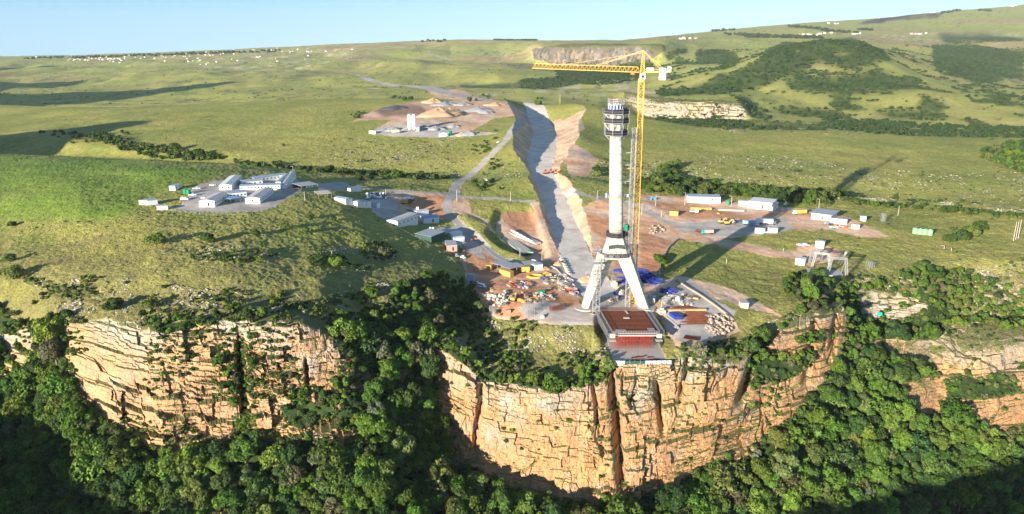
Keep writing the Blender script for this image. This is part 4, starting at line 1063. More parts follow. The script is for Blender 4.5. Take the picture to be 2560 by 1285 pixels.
def copy_thing(src, loc, rz, label=None, group=None):
    kids = [c for c in bpy.data.objects if c.parent == src]
    r = src.copy(); COL.objects.link(r); r.location = loc; r.rotation_euler = (0, 0, rz)
    if label: r['label'] = label
    if group: r['group'] = group
    for ch in kids:
        c = ch.copy(); COL.objects.link(c); c.parent = r
        for g in [q for q in bpy.data.objects if q.parent == ch]:
            d = g.copy(); COL.objects.link(d); d.parent = c
    return r
def at(px, py, Y):
    rx, ry, rz = ray(px, py); k = Y / ry
    return Vector((float(rx*k), Y, CAMZ + float(rz*k)))
def line_at(px, Y, z): # world x for picture column px at forward distance Y and height z
    return (px - 1280) / FPX * (Y*CP + (CAMZ - z)*SP)

def mat_con():
    m, nt, b, out = new_mat("pale_concrete")
    P = pos(nt); n1 = noise(nt, P, 0.5, 6, 0.7); st = noise(nt, pos(nt, (1, 1, 0.08)), 0.9, 4, 0.6); bd = noise(nt, pos(nt, (0.02, 0.02, 1)), 0.9, 2, 0.5)
    c = mix(nt, 1.0, (0.47, 0.43, 0.37), ramp(nt, n1, [(0.3, 0.93), (0.7, 1.05)]), 'MULTIPLY')
    c = mix(nt, 1.0, c, ramp(nt, st, [(0.35, 0.90), (0.65, 1.06)]), 'MULTIPLY')
    c = mix(nt, 1.0, c, ramp(nt, bd, [(0.4, 0.88), (0.6, 1.05)]), 'MULTIPLY')
    w = N(nt, 'ShaderNodeTexWave', wave_type='BANDS', bands_direction='Z'); w.inputs['Scale'].default_value = 0.075; w.inputs['Distortion'].default_value = 0.15
    nt.links.new(P, w.inputs['Vector'])
    c = mix(nt, 1.0, c, ramp(nt, w.outputs['Fac'], [(0.0, 0.72), (0.10, 1.0)]), 'MULTIPLY')
    nt.links.new(c, b.inputs['Base Color']); b.inputs['Roughness'].default_value = 0.8
    bump(nt, n1, b, 0.15, 0.1)
    return m
def mat_ribbed(name, col, sc=6.0, rough=0.5, spec=0.35, var=0.08):
    m, nt, b, out = new_mat(name)
    tc = N(nt, 'ShaderNodeTexCoord')
    w = N(nt, 'ShaderNodeTexWave', wave_type='BANDS', bands_direction='X'); w.inputs['Scale'].default_value = sc / 6.28; nt.links.new(tc.outputs['Object'], w.inputs['Vector'])
    n1 = noise(nt, tc.outputs['Object'], 0.6, 5, 0.6)
    c = mix(nt, 1.0, tuple(col), ramp(nt, n1, [(0.3, 1 - var), (0.7, 1 + var)]), 'MULTIPLY')
    c = mix(nt, 1.0, c, ramp(nt, w.outputs['Fac'], [(0.2, 0.82), (0.6, 1.0)]), 'MULTIPLY')
    nt.links.new(c, b.inputs['Base Color']); b.inputs['Roughness'].default_value = rough; b.inputs['Specular IOR Level'].default_value = spec
    bump(nt, w.outputs['Fac'], b, 0.5, 0.05)
    return m
W = {
 'con': mat_con(), 'con2': plain("site_concrete", (0.40, 0.37, 0.33)), 'white': mat_ribbed("white_steel", (0.70, 0.71, 0.72)), 'cream': mat_ribbed("cream_steel", (0.58, 0.50, 0.40)),
 'black': plain("black_netting", (0.022, 0.022, 0.025), 0.8), 'dusty': plain("dusty_paint", (0.30, 0.20, 0.12)), 'steel': plain("galvanised_steel", (0.33, 0.335, 0.34), 0.5, 0.3), 'dsteel': plain("dark_steel", (0.10, 0.10, 0.105), 0.6, 0.2),
 'yellow': plain("crane_yellow", (0.66, 0.38, 0.07), 0.5, 0, 0.15), 'yel2': mat_ribbed("yellow_steel", (0.56, 0.33, 0.08)), 'blue': plain("blue_formwork", (0.025, 0.045, 0.26), 0.5, 0, 0.3, 1.5),
 'lblue': plain("light_blue_sheet", (0.20, 0.32, 0.52), 0.5), 'roofg': mat_ribbed("grey_sheet_roof", (0.33, 0.35, 0.36)), 'roofb': mat_ribbed("blue_grey_roof", (0.30, 0.36, 0.44)), 'roofp': mat_ribbed("pinkish_white_roof", (0.50, 0.45, 0.43)), 'roofw': mat_ribbed("white_roof", (0.62, 0.60, 0.58)),
 'green': plain("green_plastic", (0.01, 0.22, 0.10), 0.4), 'pgreen': plain("pale_green_tank", (0.20, 0.42, 0.20), 0.4), 'dgreen': plain("dark_green_wall", (0.03, 0.07, 0.05)), 'glass': plain("window_glass", (0.03, 0.04, 0.05), 0.15, 0, 0.05, 1, 0.5),
 'red': plain("red_formwork", (0.24, 0.032, 0.02), 0.6, 0, 0.3, 1.0), 'rust': plain("rusty_deck", (0.105, 0.030, 0.016), 0.85, 0, 0.35, 0.5), 'rebar': plain("rusty_rebar", (0.16, 0.055, 0.03), 0.8, 0, 0.35, 2.0),
 'orange': plain("orange_paint", (0.65, 0.14, 0.03), 0.5), 'lilac': mat_ribbed("lilac_steel", (0.36, 0.42, 0.62)), 'pink': mat_ribbed("pink_wall", (0.50, 0.28, 0.24)), 'tyre': plain("rubber", (0.02, 0.02, 0.02)), 'carw': plain("white_paint", (0.78, 0.78, 0.78), 0.3, 0, 0.03, 1, 0.5), 'silver': plain("silver_paint", (0.45, 0.46, 0.48), 0.3, 0.3, 0.03),
 'carb': plain("dark_blue_paint", (0.03, 0.05, 0.12), 0.3, 0, 0.05, 1, 0.5), 'wood': plain("timber", (0.42, 0.27, 0.13)), 'stone': plain("broken_stone", (0.36, 0.27, 0.20)), 'gravel': plain("crushed_stone", (0.26, 0.26, 0.265), 0.9, 0, 0.2, 1.0), 'soil': plain("tan_soil", (0.42, 0.28, 0.17), 0.95, 0, 0.15, 0.5), 'teal': plain("teal_paint", (0.02, 0.35, 0.30), 0.4), 'port': plain("blue_plastic", (0.03, 0.25, 0.50), 0.4), 'brick': plain("red_brick_pack", (0.45, 0.20, 0.12), 0.9, 0, 0.2, 3),
 'hoard': plain("pale_hoarding", (0.45, 0.52, 0.50)), 'dark': plain("dark_opening", (0.015, 0.015, 0.018)),
}

# ------------------------------------------------------------------ bridge pylon
TY = 357.0
pyl = tag(empty('bridge_pylon', (53.8, TY, 0)), "tall white concrete bridge pylon with two splayed legs and black work platforms", "pylon")
O = Vector((53.8, TY, 0))
def axx(z): return 52.4 + (z - 36.2) * (-2.6 / 66.8) - O.x     # local x of the shaft axis
def sect(cx, cy, z, rx, ry, n=24, p=2.6):
    r = []
    for i in range(n):
        t = 2*math.pi*i/n; c, s = math.cos(t), math.sin(t)
        r.append((cx + rx*math.copysign(abs(c)**(2/p), c), cy + ry*math.copysign(abs(s)**(2/p), s), z))
    return r
m = MB(); m.loft([sect(axx(z), 0, z, 3.55 - (z-38)*0.011, 3.55 - (z-38)*0.011) for z in (38, 50, 62, 74, 86, 98, 101)])
shaft = m.build('shaft', W['con'], pyl, True)
# head where the legs join
m = MB()
def hexr(cx, z, wx, wy, ch=0.45): # chamfered rectangle
    return [(cx-wx, -wy*ch, z), (cx-wx*0.72, -wy, z), (cx+wx*0.72, -wy, z), (cx+wx, -wy*ch, z), (cx+wx, wy*ch, z), (cx+wx*0.72, wy, z), (cx-wx*0.72, wy, z), (cx-wx, wy*ch, z)]
m.loft([hexr(axx(39)-0.1, 39, 3.9, 3.6), hexr(axx(34), 34, 5.3, 3.8), hexr(axx(30), 30, 6.9, 4.0), hexr(axx(27), 27, 8.1, 4.1)][::-1])
m.build('head_block', W['con'], pyl)
def leg(side, x0, x1):
    poly = [(-1, -.25), (-.62, -1), (.05, -1), (1, .05), (1, 1), (-1, 1)]
    rings = []
    for k in range(6):
        t = k / 5; z = -1.5 + t * 31.0; cx = x0 + (x1 - x0) * t - O.x; wx = 2.75 + t * 1.5; wy = 2.6 + 1.3 * t
        pts = [(cx + side * -a * wx * -1, b * wy, z) for a, b in poly]
        rings.append(pts if side > 0 else pts)
    q = MB(); q.loft(rings); return q
leg(1, 38.3, 48.2).build('leg', W['con'], pyl); leg(-1, 69.0, 56.4).build('leg', W['con'], pyl)
def railing(m, cx, cy, n, Rx, z0, h, ex=1.0, bars=3, ang=0.0, w=0.1):
    P = [(cx + Rx*ex*math.cos(ang+2*math.pi*i/n), cy + Rx*math.sin(ang+2*math.pi*i/n)) for i in range(n)]
    for i in range(n):
        a, b = P[i], P[(i+1) % n]
        m.beam((a[0], a[1], z0), (a[0], a[1], z0+h), w)
        for k in range(1, bars+1): m.beam((a[0], a[1], z0+h*k/bars), (b[0], b[1], z0+h*k/bars), w*0.8)
def platform(z, Rr, h, n=8, r_in=3.2, net=True, ang=None):
    ang = math.pi/n if ang is None else ang; cx = axx(z)
    m = MB(); m.ring((cx, 0), n, r_in, Rr, z-0.25, z, ang); f = m.build('work_platform', W['steel'], pyl)
    if net:
        q = MB(); q.ring((cx, 0), n, Rr-0.12, Rr, z+0.02, z+h, ang); q.build('net_screen', W['black'], f)
    r = MB(); railing(r, cx, 0, n, Rr+0.15, z-0.3, h+0.5, 1.0, 2, ang); r.build('guard_rail', W['steel'], f)
    return f
platform(88.8, 5.7, 2.4); platform(94.7, 6.3, 2.3); platform(99.0, 6.3, 2.2)
m = MB(); cx = axx(93)
for i in range(8):
    t = math.pi/8 + i*math.pi/4; c, s = math.cos(t), math.sin(t)
    m.beam((cx+c*5.5, s*5.5, 88.8), (cx+c*6.0, s*6.0, 94.7), 0.16); m.beam((cx+c*3.4, s*3.4, 90.8), (cx+c*6.1, s*6.1, 94.5), 0.2); m.beam((cx+c*6.1, s*6.1, 94.7), (cx+c*6.1, s*6.1, 99), 0.16)
    m.beam((cx+c*3.3, s*3.3, 96.0), (cx+c*5.8, s*5.8, 98.8), 0.18); m.beam((cx+c*3.7, s*3.7, 88.8), (cx+c*3.5, s*3.5, 99), 0.2); m.beam((cx+c*3.2, s*3.2, 86.4), (cx+c*5.3, s*5.3, 88.6), 0.2)
m.build('climbing_brackets', W['steel'], pyl)
m = MB(); cx = axx(101)
for i in range(14):
    t = 2*math.pi*i/14; m.box(cx+3.45*math.cos(t), 3.45*math.sin(t), 99.8, 0.25, 1.15, 3.5, t)
m.build('formwork_panels', W['blue'], pyl)
m = MB()
for i in range(14):
    t = 2*math.pi*(i+.5)/14; m.box(cx+3.55*math.cos(t), 3.55*math.sin(t), 99.6, 0.3, 0.4, 4.0, t)
m.build('formwork_ribs', W['carw'], pyl)
m = MB()
for k, z in enumerate((103.2, 104.0, 104.8, 105.6)):
    m.ring((cx, 0), 12, 3.85, 4.0, z, z+0.18)
for i in range(12):
    t = 2*math.pi*i/12; m.beam((cx+3.92*math.cos(t), 3.92*math.sin(t), 102.6), (cx+3.92*math.cos(t), 3.92*math.sin(t), 106.1), 0.14)
m.ring((cx, 0), 12, 2.2, 4.0, 102.9, 103.05)
m.build('top_cage', W['steel'], pyl)
m = MB()
g = random.Random(5)
for i in range(46):
    t = 2*math.pi*i/46; r = 2.7; m.beam((cx+r*math.cos(t), r*math.sin(t), 101), (cx+r*math.cos(t)+g.uniform(-.1, .1), r*math.sin(t), 106.2+g.uniform(-.4, .9)), 0.07)
m.build('rebar_cage', W['rebar'], pyl)
# ring with yellow band, lower netted ring, big collar platform over the legs
m = MB(); m.ring((axx(59), 0), 12, 3.4, 4.5, 58.7, 58.9); f = m.build('work_platform', W['steel'], pyl)
m = MB(); m.ring((axx(59), 0), 12, 3.5, 3.75, 58.0, 58.65); m.build('clamp_band', W['yellow'], f)
m = MB(); railing(m, axx(59), 0, 12, 4.5, 58.9, 1.2); m.box(axx(59)-4.9, 0, 57.9, 0.9, 2.0, 2.4); m.box(axx(59)+5.4, 0, 58.2, 1.8, 1.6, 1.6); m.build('guard_rail', W['steel'], f)
m = MB(); m.ring((axx(39), 0), 12, 3.3, 4.9, 38.0, 38.2); f = m.build('work_platform', W['steel'], pyl)
m = MB(); m.ring((axx(39), 0), 12, 4.75, 4.9, 38.2, 40.6); m.build('net_screen', W['black'], f)
m = MB(); railing(m, axx(39), 0, 12, 5.1, 38.2, 3.0); m.box(axx(39)+5.6, 0.5, 38.2, 1.5, 1.8, 6.0); m.build('guard_rail', W['dsteel'], f)
m = MB(); m.box(axx(39)+4.6, -1.2, 41.5, 1.5, 1.5, 3.0); m.build('site_hut', W['green'], f)
cxp = axx(31)
m = MB(); m.ring((cxp, 0), 16, 4.3, 6.6, 29.8, 30.1, 0, 1.28); f = m.build('work_platform', W['dsteel'], pyl)
m = MB(); railing(m, cxp, 0, 24, 6.6, 30.1, 2.4, 1.28, 4); railing(m, cxp, 0, 16, 6.0, 28.2, 1.7, 1.28, 2); m.build('guard_rail', W['steel'], f)
m = MB()
for i in range(16):
    t = 2*math.pi*i/16; m.box(cxp+6.2*1.28*math.cos(t), 6.2*math.sin(t), 28.3, 0.5, 2.2, 1.4, t)
    if i < 12: m.box(cxp-4.2+i*0.75, -4.35, 33.0 - abs(i-5.5)*0.1, 0.35, 0.5, 2.0)
m.build('hanging_brackets', W['dsteel'], f)
m = MB(); m.box(cxp-9.8, 1, 29.9, 3.6, 3.0, 0.2); railing(m, cxp-9.8, 1, 4, 2.4, 30, 2.2, 1, 3, math.pi/4); m.build('side_gangway', W['steel'], pyl)
# pile caps and apron
m = MB(); m.tube((38.0-O.x, 0, -1.0), (38.0-O.x, 0, 0.55), 6.2, 5.9, 32); m.tube((69.3-O.x, 0, -1.0), (69.3-O.x, 0, 0.5), 5.2, 5.0, 32); m.box(53.7-O.x, -1.5, -1.0, 25, 8, 1.35)
m.build('pile_cap', W['con2'], pyl)

def lattice(m, p0, p1, w, bay, cw, bw, nfaces=4, taper=1.0):
    p0, p1 = Vector(p0), Vector(p1); L = (p1-p0).length; n = max(2, int(round(L/bay)))
    d = (p1-p0).normalized(); up = Vector((0, 1, 0)) if abs(d.z) > 0.9 else Vector((0, 0, 1)); a = d.cross(up).normalized(); b = a.cross(d).normalized()
    def cor(t, k):
        s = w/2 * (1 + (taper-1)*t); sg = ((-1, -1), (1, -1), (1, 1), (-1, 1))[k]
        return p0 + (p1-p0)*t + a*s*sg[0] + b*s*sg[1]
    for k in range(4): m.beam(cor(0, k), cor(1, k), cw)
    for i in range(n):
        t0, t1 = i/n, (i+1)/n
        for k in range(4):
            k2 = (k+1) % 4
            if i % 2: m.beam(cor(t0, k), cor(t1, k2), bw)
            else: m.beam(cor(t0, k2), cor(t1, k), bw)
            m.beam(cor(t1, k), cor(t1, k2), bw*0.8)
    return m
# ------------------------------------------------------------------ tower crane
CX, CY = 63.2, 362.0
cr_ = tag(empty('tower_crane', (CX, CY, 0)), "tall yellow lattice tower crane standing right of the white pylon", "crane")
lattice(MB(), (0, 0, -1), (-0.9, 0, 113.5), 2.5, 2.6, 0.24, 0.13).build('mast', W['yellow'], cr_)
m = MB(); lattice(m, (0, 0, -1), (0, 0, 5), 3.6, 3, 0.3, 0.2); m.build('mast_base', W['yellow'], cr_)
m = MB(); m.tube((-0.6, 0, 113.4), (-0.6, 0, 115.2), 1.9, 1.7, 16); m.build('slewing_ring', W['yellow'], cr_)
jd = Vector((-0.857, 0.51, 0)).normalized(); top = Vector((-0.6, 0, 0))
m = MB(); lattice(m, top+Vector((0, 0, 115)), top+Vector((0, 0, 128.3)), 2.2, 1.9, 0.24, 0.14, 4, 0.15); m.build('tower_head', W['yellow'], cr_)
def tri_jib(m, p0, p1, w, h, bay):
    p0, p1 = Vector(p0), Vector(p1); d = (p1-p0); L = d.length; d.normalize(); s = Vector((-d.y, d.x, 0))*w/2; n = int(L/bay)
    A = [p0+d*L*i/n+s for i in range(n+1)]; B = [p0+d*L*i/n-s for i in range(n+1)]; T = [p0+d*L*(i+.5)/n+Vector((0, 0, h)) for i in range(n)]
    m.beam(A[0], A[-1], 0.22); m.beam(B[0], B[-1], 0.22); m.beam(T[0], T[-1], 0.22)
    for i in range(n):
        for P in (A, B): m.beam(P[i], T[i], 0.12); m.beam(T[i], P[i+1], 0.12)
        m.beam(A[i], B[i], 0.11); m.beam(A[i], B[i+1], 0.09)
m = MB(); tri_jib(m, top+jd*1.2+Vector((0, 0, 118.0)), top+jd*60+Vector((0, 0, 119.3)), 2.0, 2.4, 2.2); m.build('jib', W['yellow'], cr_)
m = MB(); e1 = top-jd*14.5+Vector((0, 0, 118.4))
for s in (-1, 1):
    sv = Vector((-jd.y, jd.x, 0))*s*0.9; m.beam(top-jd*1+Vector((0, 0, 118.2))+sv, e1+sv, 0.35, 0.45); m.beam(top-jd*1+Vector((0, 0, 119.3))+sv, e1+sv+Vector((0, 0, 1.0)), 0.1)
for i in range(8): m.beam(top-jd*(1+i*1.9)+Vector((-jd.y*.9, jd.x*.9, 118.3)), top-jd*(1+i*1.9)-Vector((-jd.y*.9, jd.x*.9, -118.3)), 0.15)
m.build('counter_jib', W['yellow'], cr_)
m = MB(); a = math.atan2(jd.y, jd.x); c_ = top-jd*10.5; m.box(c_.x, c_.y, 114.7, 3.2, 2.4, 5.4, a); m.build('counterweight', W['carw'], cr_)
m = MB(); c_ = top-jd*13.6; m.box(c_.x, c_.y, 118.8, 1.8, 1.8, 1.9, a); m.build('winch_housing', W['silver'], cr_); m = MB(); m.box((top-jd*4).x, (top-jd*4).y, 118.8, 3.6, 1.6, 1.3, a); m.build('electrical_cabinet', W['carw'], cr_)
m = MB(); m.beam(top+Vector((0, 0, 128)), top+jd*24+Vector((0, 0, 120.7)), 0.16); m.beam(top+Vector((0, 0, 128)), top+jd*26+Vector((0, 0, 120.7)), 0.12); m.beam(top+Vector((0, 0, 127)), top+jd*44+Vector((0, 0, 121)), 0.10)
m.beam(top+Vector((0, 0, 128)), top-jd*9+Vector((0, 0, 119.4)), 0.14); m.beam(top+Vector((0, 0, 128)), top-jd*11+Vector((0, 0, 119.4)), 0.12); m.build('tie_bar', W['yellow'], cr_)
m = MB(); m.box(-0.7, -2.1, 114.9, 2.2, 1.9, 2.6); cab = m.build('cab', W['carw'], cr_)
m = MB(); m.box(-0.75, -3.08, 115.5, 1.3, 0.08, 1.3); m.build('window', W['glass'], cab)
m = MB(); c_ = top+jd*4.6; m.box(c_.x, c_.y, 116.9, 1.8, 1.8, 0.7, a); tr_ = m.build('trolley', W['orange'], cr_)
m = MB(); m.beam((c_.x, c_.y, 117), (c_.x, c_.y, 109.2), 0.12); m.box(c_.x, c_.y, 108.0, 0.7, 0.4, 1.3); m.build('hook', W['dsteel'], tr_)
for z in (42, 58.6, 72, 88): m = MB(); m.beam((-1, -1.1, z), (-8.0, -3.6, z), 0.3); m.beam((-1, 1.0, z), (-8.0, -3.6, z), 0.3); m.build('tie_frame', W['yellow'], cr_)

# hoist mast between the pylon and the crane
hm = tag(empty('hoist_mast', (59.6, 357.6, 0)), "slim grey lattice hoist mast squeezed between pylon and yellow crane", "hoist")
m = MB(); lattice(m, (0, 0, -1), (-0.4, 0, 92), 2.1, 1.9, 0.16, 0.11); m.build('mast', W['steel'], hm)
m = MB()
for z in (24, 36, 48, 56, 66, 74, 80): m.beam((-0.8, -0.8, z), (-4.4, -1.2, z), 0.18); m.beam((-0.8, 0.4, z), (-4.4, 1.0, z+.1), 0.14)
m.build('wall_tie', W['steel'], hm)
m = MB(); m.box(-2.0, -0.5, 87.2, 3.4, 2.2, 0.3); railing(m, -2.0, -0.5, 4, 1.9, 87.4, 1.8, 1, 2, math.pi/4); m.build('landing_platform', W['dsteel'], hm)
m = MB(); m.box(0.2, -2.0, 31.5, 1.5, 1.6, 2.8); m.build('lift_cage', W['dsteel'], hm)

# scaffold stair tower before the left leg
sx = line_at(1489, 349, 0)
st = tag(empty('stair_tower', (sx, 349, 0)), "grey zigzag scaffold stair tower in front of the left pylon leg", "scaffold")
m = MB()
for x in (-1.7, 0, 1.7):
    for y in (-1.2, 1.2): m.beam((x, y, -0.5), (x+0.2, y, 28.5), 0.13)
for k in range(14):
    z = 2.0*k
    for y in (-1.2, 1.2): m.beam((-1.7, y, z), (1.7, y, z), 0.1); m.beam((-1.7, y, z), (1.7, y, z+2), 0.09) if k % 2 else m.beam((1.7, y, z), (-1.7, y, z+2), 0.09)
    for x in (-1.7, 1.7): m.beam((x, -1.2, z), (x, 1.2, z+2), 0.08); m.beam((x, -1.2, z+1), (x, 1.2, z+1), 0.08)
m.build('scaffold_frame', W['steel'], st)
m = MB()
for k in range(13):
    z = 2.0*k
    if k % 2: m.beam((-1.2, -0.4, z), (1.2, -0.4, z+2), 0.7, 0.12)
    else: m.beam((1.2, 0.5, z), (-1.2, 0.5, z+2), 0.7, 0.12)
m.build('stair_flight', W['steel'], st)
m = MB(); m.box(0.1, 0, 26.2, 4.6, 3.4, 0.2); railing(m, 0.1, 0, 4, 3.0, 26.3, 2.4, 1, 3, math.pi/4); m.build('landing_platform', W['steel'], st); m = MB(); m.box(-4.4, 0, 20.0, 2.2, 2.0, 0.15); railing(m, -4.4, 0, 4, 1.6, 20.1, 2.6, 1, 3, math.pi/4); m.build('landing_platform', W['steel'], st)

# ------------------------------------------------------------------ unfinished deck
dk = tag(empty('bridge_deck', (57.0, 340, 0)), "unfinished bridge deck with rust brown top and red props beneath, before the pylon", "bridge deck")
bl, br, fr, fl_ = Vector((44.6, 357.0, 0)), Vector((67.2, 357.0, 0)), Vector((69.0, 321.5, 0)), Vector((47.4, 321.5, 0))
o_ = Vector((57.0, 340, 0))
def slab(pts, z0, z1, name, mat, par):
    q = MB(); P = [p-o_ for p in pts]; q.quadbox([(p.x, p.y, z0) for p in P]+[(p.x, p.y, z1) for p in P]); return q.build(name, mat, par)
slab([fl_, fr, br, bl], -0.1, 0.3, 'deck_plate', W['rust'], dk)
slab([fl_+Vector((0.8, 1, 0)), fr+Vector((-0.8, 1, 0)), br+Vector((-.8, 0, 0)), bl+Vector((.8, 0, 0))], -1.9, -0.12, 'deck_girder', W['con2'], dk)
m = MB()
for i in range(34):
    t = (i+.5)/34; a_ = fl_.lerp(fr, t)-o_; b_ = bl.lerp(br, t)-o_; m.beam((a_.x, a_.y+0.3, 0.36), (b_.x, b_.y-0.3, 0.36), 0.10, 0.12)
for i in range(20):
    t = (i+.5)/20; a_ = fl_.lerp(bl, t)-o_; b_ = fr.lerp(br, t)-o_; m.beam((a_.x+1, a_.y, 0.50), (b_.x-1, b_.y, 0.50), 0.09, 0.1)
m.build('rebar_mat', W['rebar'], dk)
m = MB(); m.box(58-o_.x, 349-o_.y, 0.58, 1.0, 4.5, 0.12, 0.1); m.box(56.6-o_.x, 340.5-o_.y, 0.58, 3.0, 1.6, 0.25); m.build('timber_pallet', W['con2'], dk)
m = MB(); m.box(51.5-o_.x, 323.6-o_.y, 0.58, 5.0, 2.4, 0.1); m.box(66-o_.x, 325-o_.y, 0.58, 3.4, 3.0, 0.1); m.build('steel_sheet', W['steel'], dk)
for s, (A_, B_) in ((-1, (fl_, bl)), (1, (fr, br))):
    q = MB(); A1, B1 = A_-o_, B_-o_
    q.quadbox([(A1.x+s*.1, A1.y, -.2), (A1.x+s*2.6, A1.y, -.2), (B1.x+s*2.6, B1.y, -.2), (B1.x+s*.1, B1.y, -.2), (A1.x+s*.1, A1.y, 0.0), (A1.x+s*2.6, A1.y, 0.0), (B1.x+s*2.6, B1.y, 0.0), (B1.x+s*.1, B1.y, 0.0)])
    wk = q.build('side_walkway', W['dsteel'], dk)
    q = MB()
    for i in range(25):
        t = i/24; p = A1.lerp(B1, t)
        for w_ in (0.3, 2.6): q.beam((p.x+s*w_, p.y, -2.6), (p.x+s*w_, p.y, 1.5), 0.07)
        q.beam((p.x+s*0.3, p.y, -2.4), (p.x+s*2.6, p.y, -0.2), 0.1)
        if i:
            p2 = A1.lerp(B1, (i-1)/24)
            for z in (0.7, 1.5, -1.2, -2.4): q.beam((p.x+s*2.6, p.y, z), (p2.x+s*2.6, p2.y, z), 0.06)
            q.beam((p.x+s*.3, p.y, 1.4), (p2.x+s*.3, p2.y, 1.4), 0.09)
    q.build('guard_rail', W['steel'], wk)
m = MB(); A1, B1 = fl_-o_, fr-o_
for i in range(19):
    p = A1.lerp(B1, i/18); m.beam((p.x, p.y-1.4, -0.4), (p.x, p.y-1.4, 1.7), 0.11)
for z in (0.5, 1.0, 1.6): m.beam((A1.x, A1.y-1.4, z), (B1.x, B1.y-1.4, z), 0.1)
m.beam((A1.x-2.4, A1.y-0.9, -0.5), (B1.x+2.4, B1.y-0.9, -0.5), 1.2, 0.18); m.build('front_rail', W['steel'], dk)
m = MB()
for s, p in ((-1, A1), (1, B1)):
    m.box(p.x+s*0.2, p.y-0.3, -3.4, 3.2, 2.6, 0.25); m.box(p.x+s*0.2, p.y-0.3, -1.9, 2.4, 1.8, 1.9)
m.build('bearing_bracket', W['con2'], dk)
g = random.Random(9); m = MB()
for i in range(13):
    for j in range(5):
        p = A1.lerp(B1, (i+.9)/14.5); y = p.y+1.2+j*2.4
        m.beam((p.x, y, -8.6), (p.x, y, -1.9), 0.13)
        if i:
            p2 = A1.lerp(B1, (i-.1)/14.5)
            for z in (-6.4, -4.0, -2.2): m.beam((p.x, y, z), (p2.x, y, z), 0.1)
            if g.random() < .7: m.beam((p.x, y, -8.2), (p2.x, y, -5.4), 0.1); m.beam((p2.x, y, -5.2), (p.x, y, -2.2), 0.1)
m.build('red_falsework', W['red'], dk)
# terrace slab, edge hoarding and loose red forms
tb = tag(empty('work_terrace', (58, 314, -8)), "pale concrete work terrace below the deck front at the cliff edge", "terrace slab")
q = MB(); q.quadbox([(-12, -8.5, -1.5), (13, -7.0, -1.5), (12, 33, -1.5), (-11, 33, -1.5), (-12, -8.5, -0.15), (13, -7.0, -0.15), (12, 33, -0.15), (-11, 33, -0.15)]); q.build('slab', W['con2'], tb)
hb = tag(empty('site_hoarding', (58, 304.8, -8)), "pale and green panel fence along the cliff edge below the deck", "fence")
q = MB(); q2 = MB()
for i in range(12):
    x = -13+i*2.35; y = 0.2+ (abs(i-4)*0.10) ; (q2 if 3 <= i <= 6 else q).box(x, y, -0.4, 2.25, 0.08, 1.5, 0.05)
q.build('pale_panel', W['hoard'], hb); q2.build('green_panel', W['dgreen'], hb)
q = MB(); [q.beam((-14.2+i*2.35, .35, -0.8), (-14.2+i*2.35, .35, 1.5), 0.12) for i in range(13)]; q.build('post', W['steel'], hb)
def item(name, loc, ang, parts, label, cat, group=None):
    """thing from a list of (part name, MB, material)"""
    if len(parts) == 1:
        o = parts[0][1].build(name, parts[0][2]); o.location = loc; o.rotation_euler = (0, 0, ang)
    else:
        o = empty(name, loc, ang)
        for pn, mb, mt in parts: mb.build(pn, mt, o)
    tag(o, label, cat, group); return o
for i, (x, y, a_) in enumerate([(56, 311.5, .2), (58.5, 312.3, -.3), (63.5, 312, .1), (64, 309.3, .4), (66.5, 309.5, -.2), (60.5, 313, .6)]):
    q = MB(); q.box(0, 0, 0, 2.6, 1.1, 0.18); [q.beam((-1.2+k*.6, -.5, .25), (-1.2+k*.6, .5, .25), .1) for k in range(5)]; item('steel_form', (x, y, -8.1), a_, [('p', q, W['red'])], "red formwork panel lying on the concrete terrace below the deck", "formwork", "red panels on the terrace")
q = MB(); g = random.Random(3)
for i in range(26): x, y = g.uniform(-5, 5), g.uniform(-1.2, 1.2); q.beam((x-g.uniform(1, 2.5), y+g.uniform(-.5, .5), g.uniform(0, .5)), (x+g.uniform(1, 2.5), y, g.uniform(0, .5)), .14)
item('rebar_pile', (54, 307.3, -8.1), 0.05, [('p', q, W['rebar'])], "tangled rusty rebar lying behind the edge fence on the terrace", "rebar")
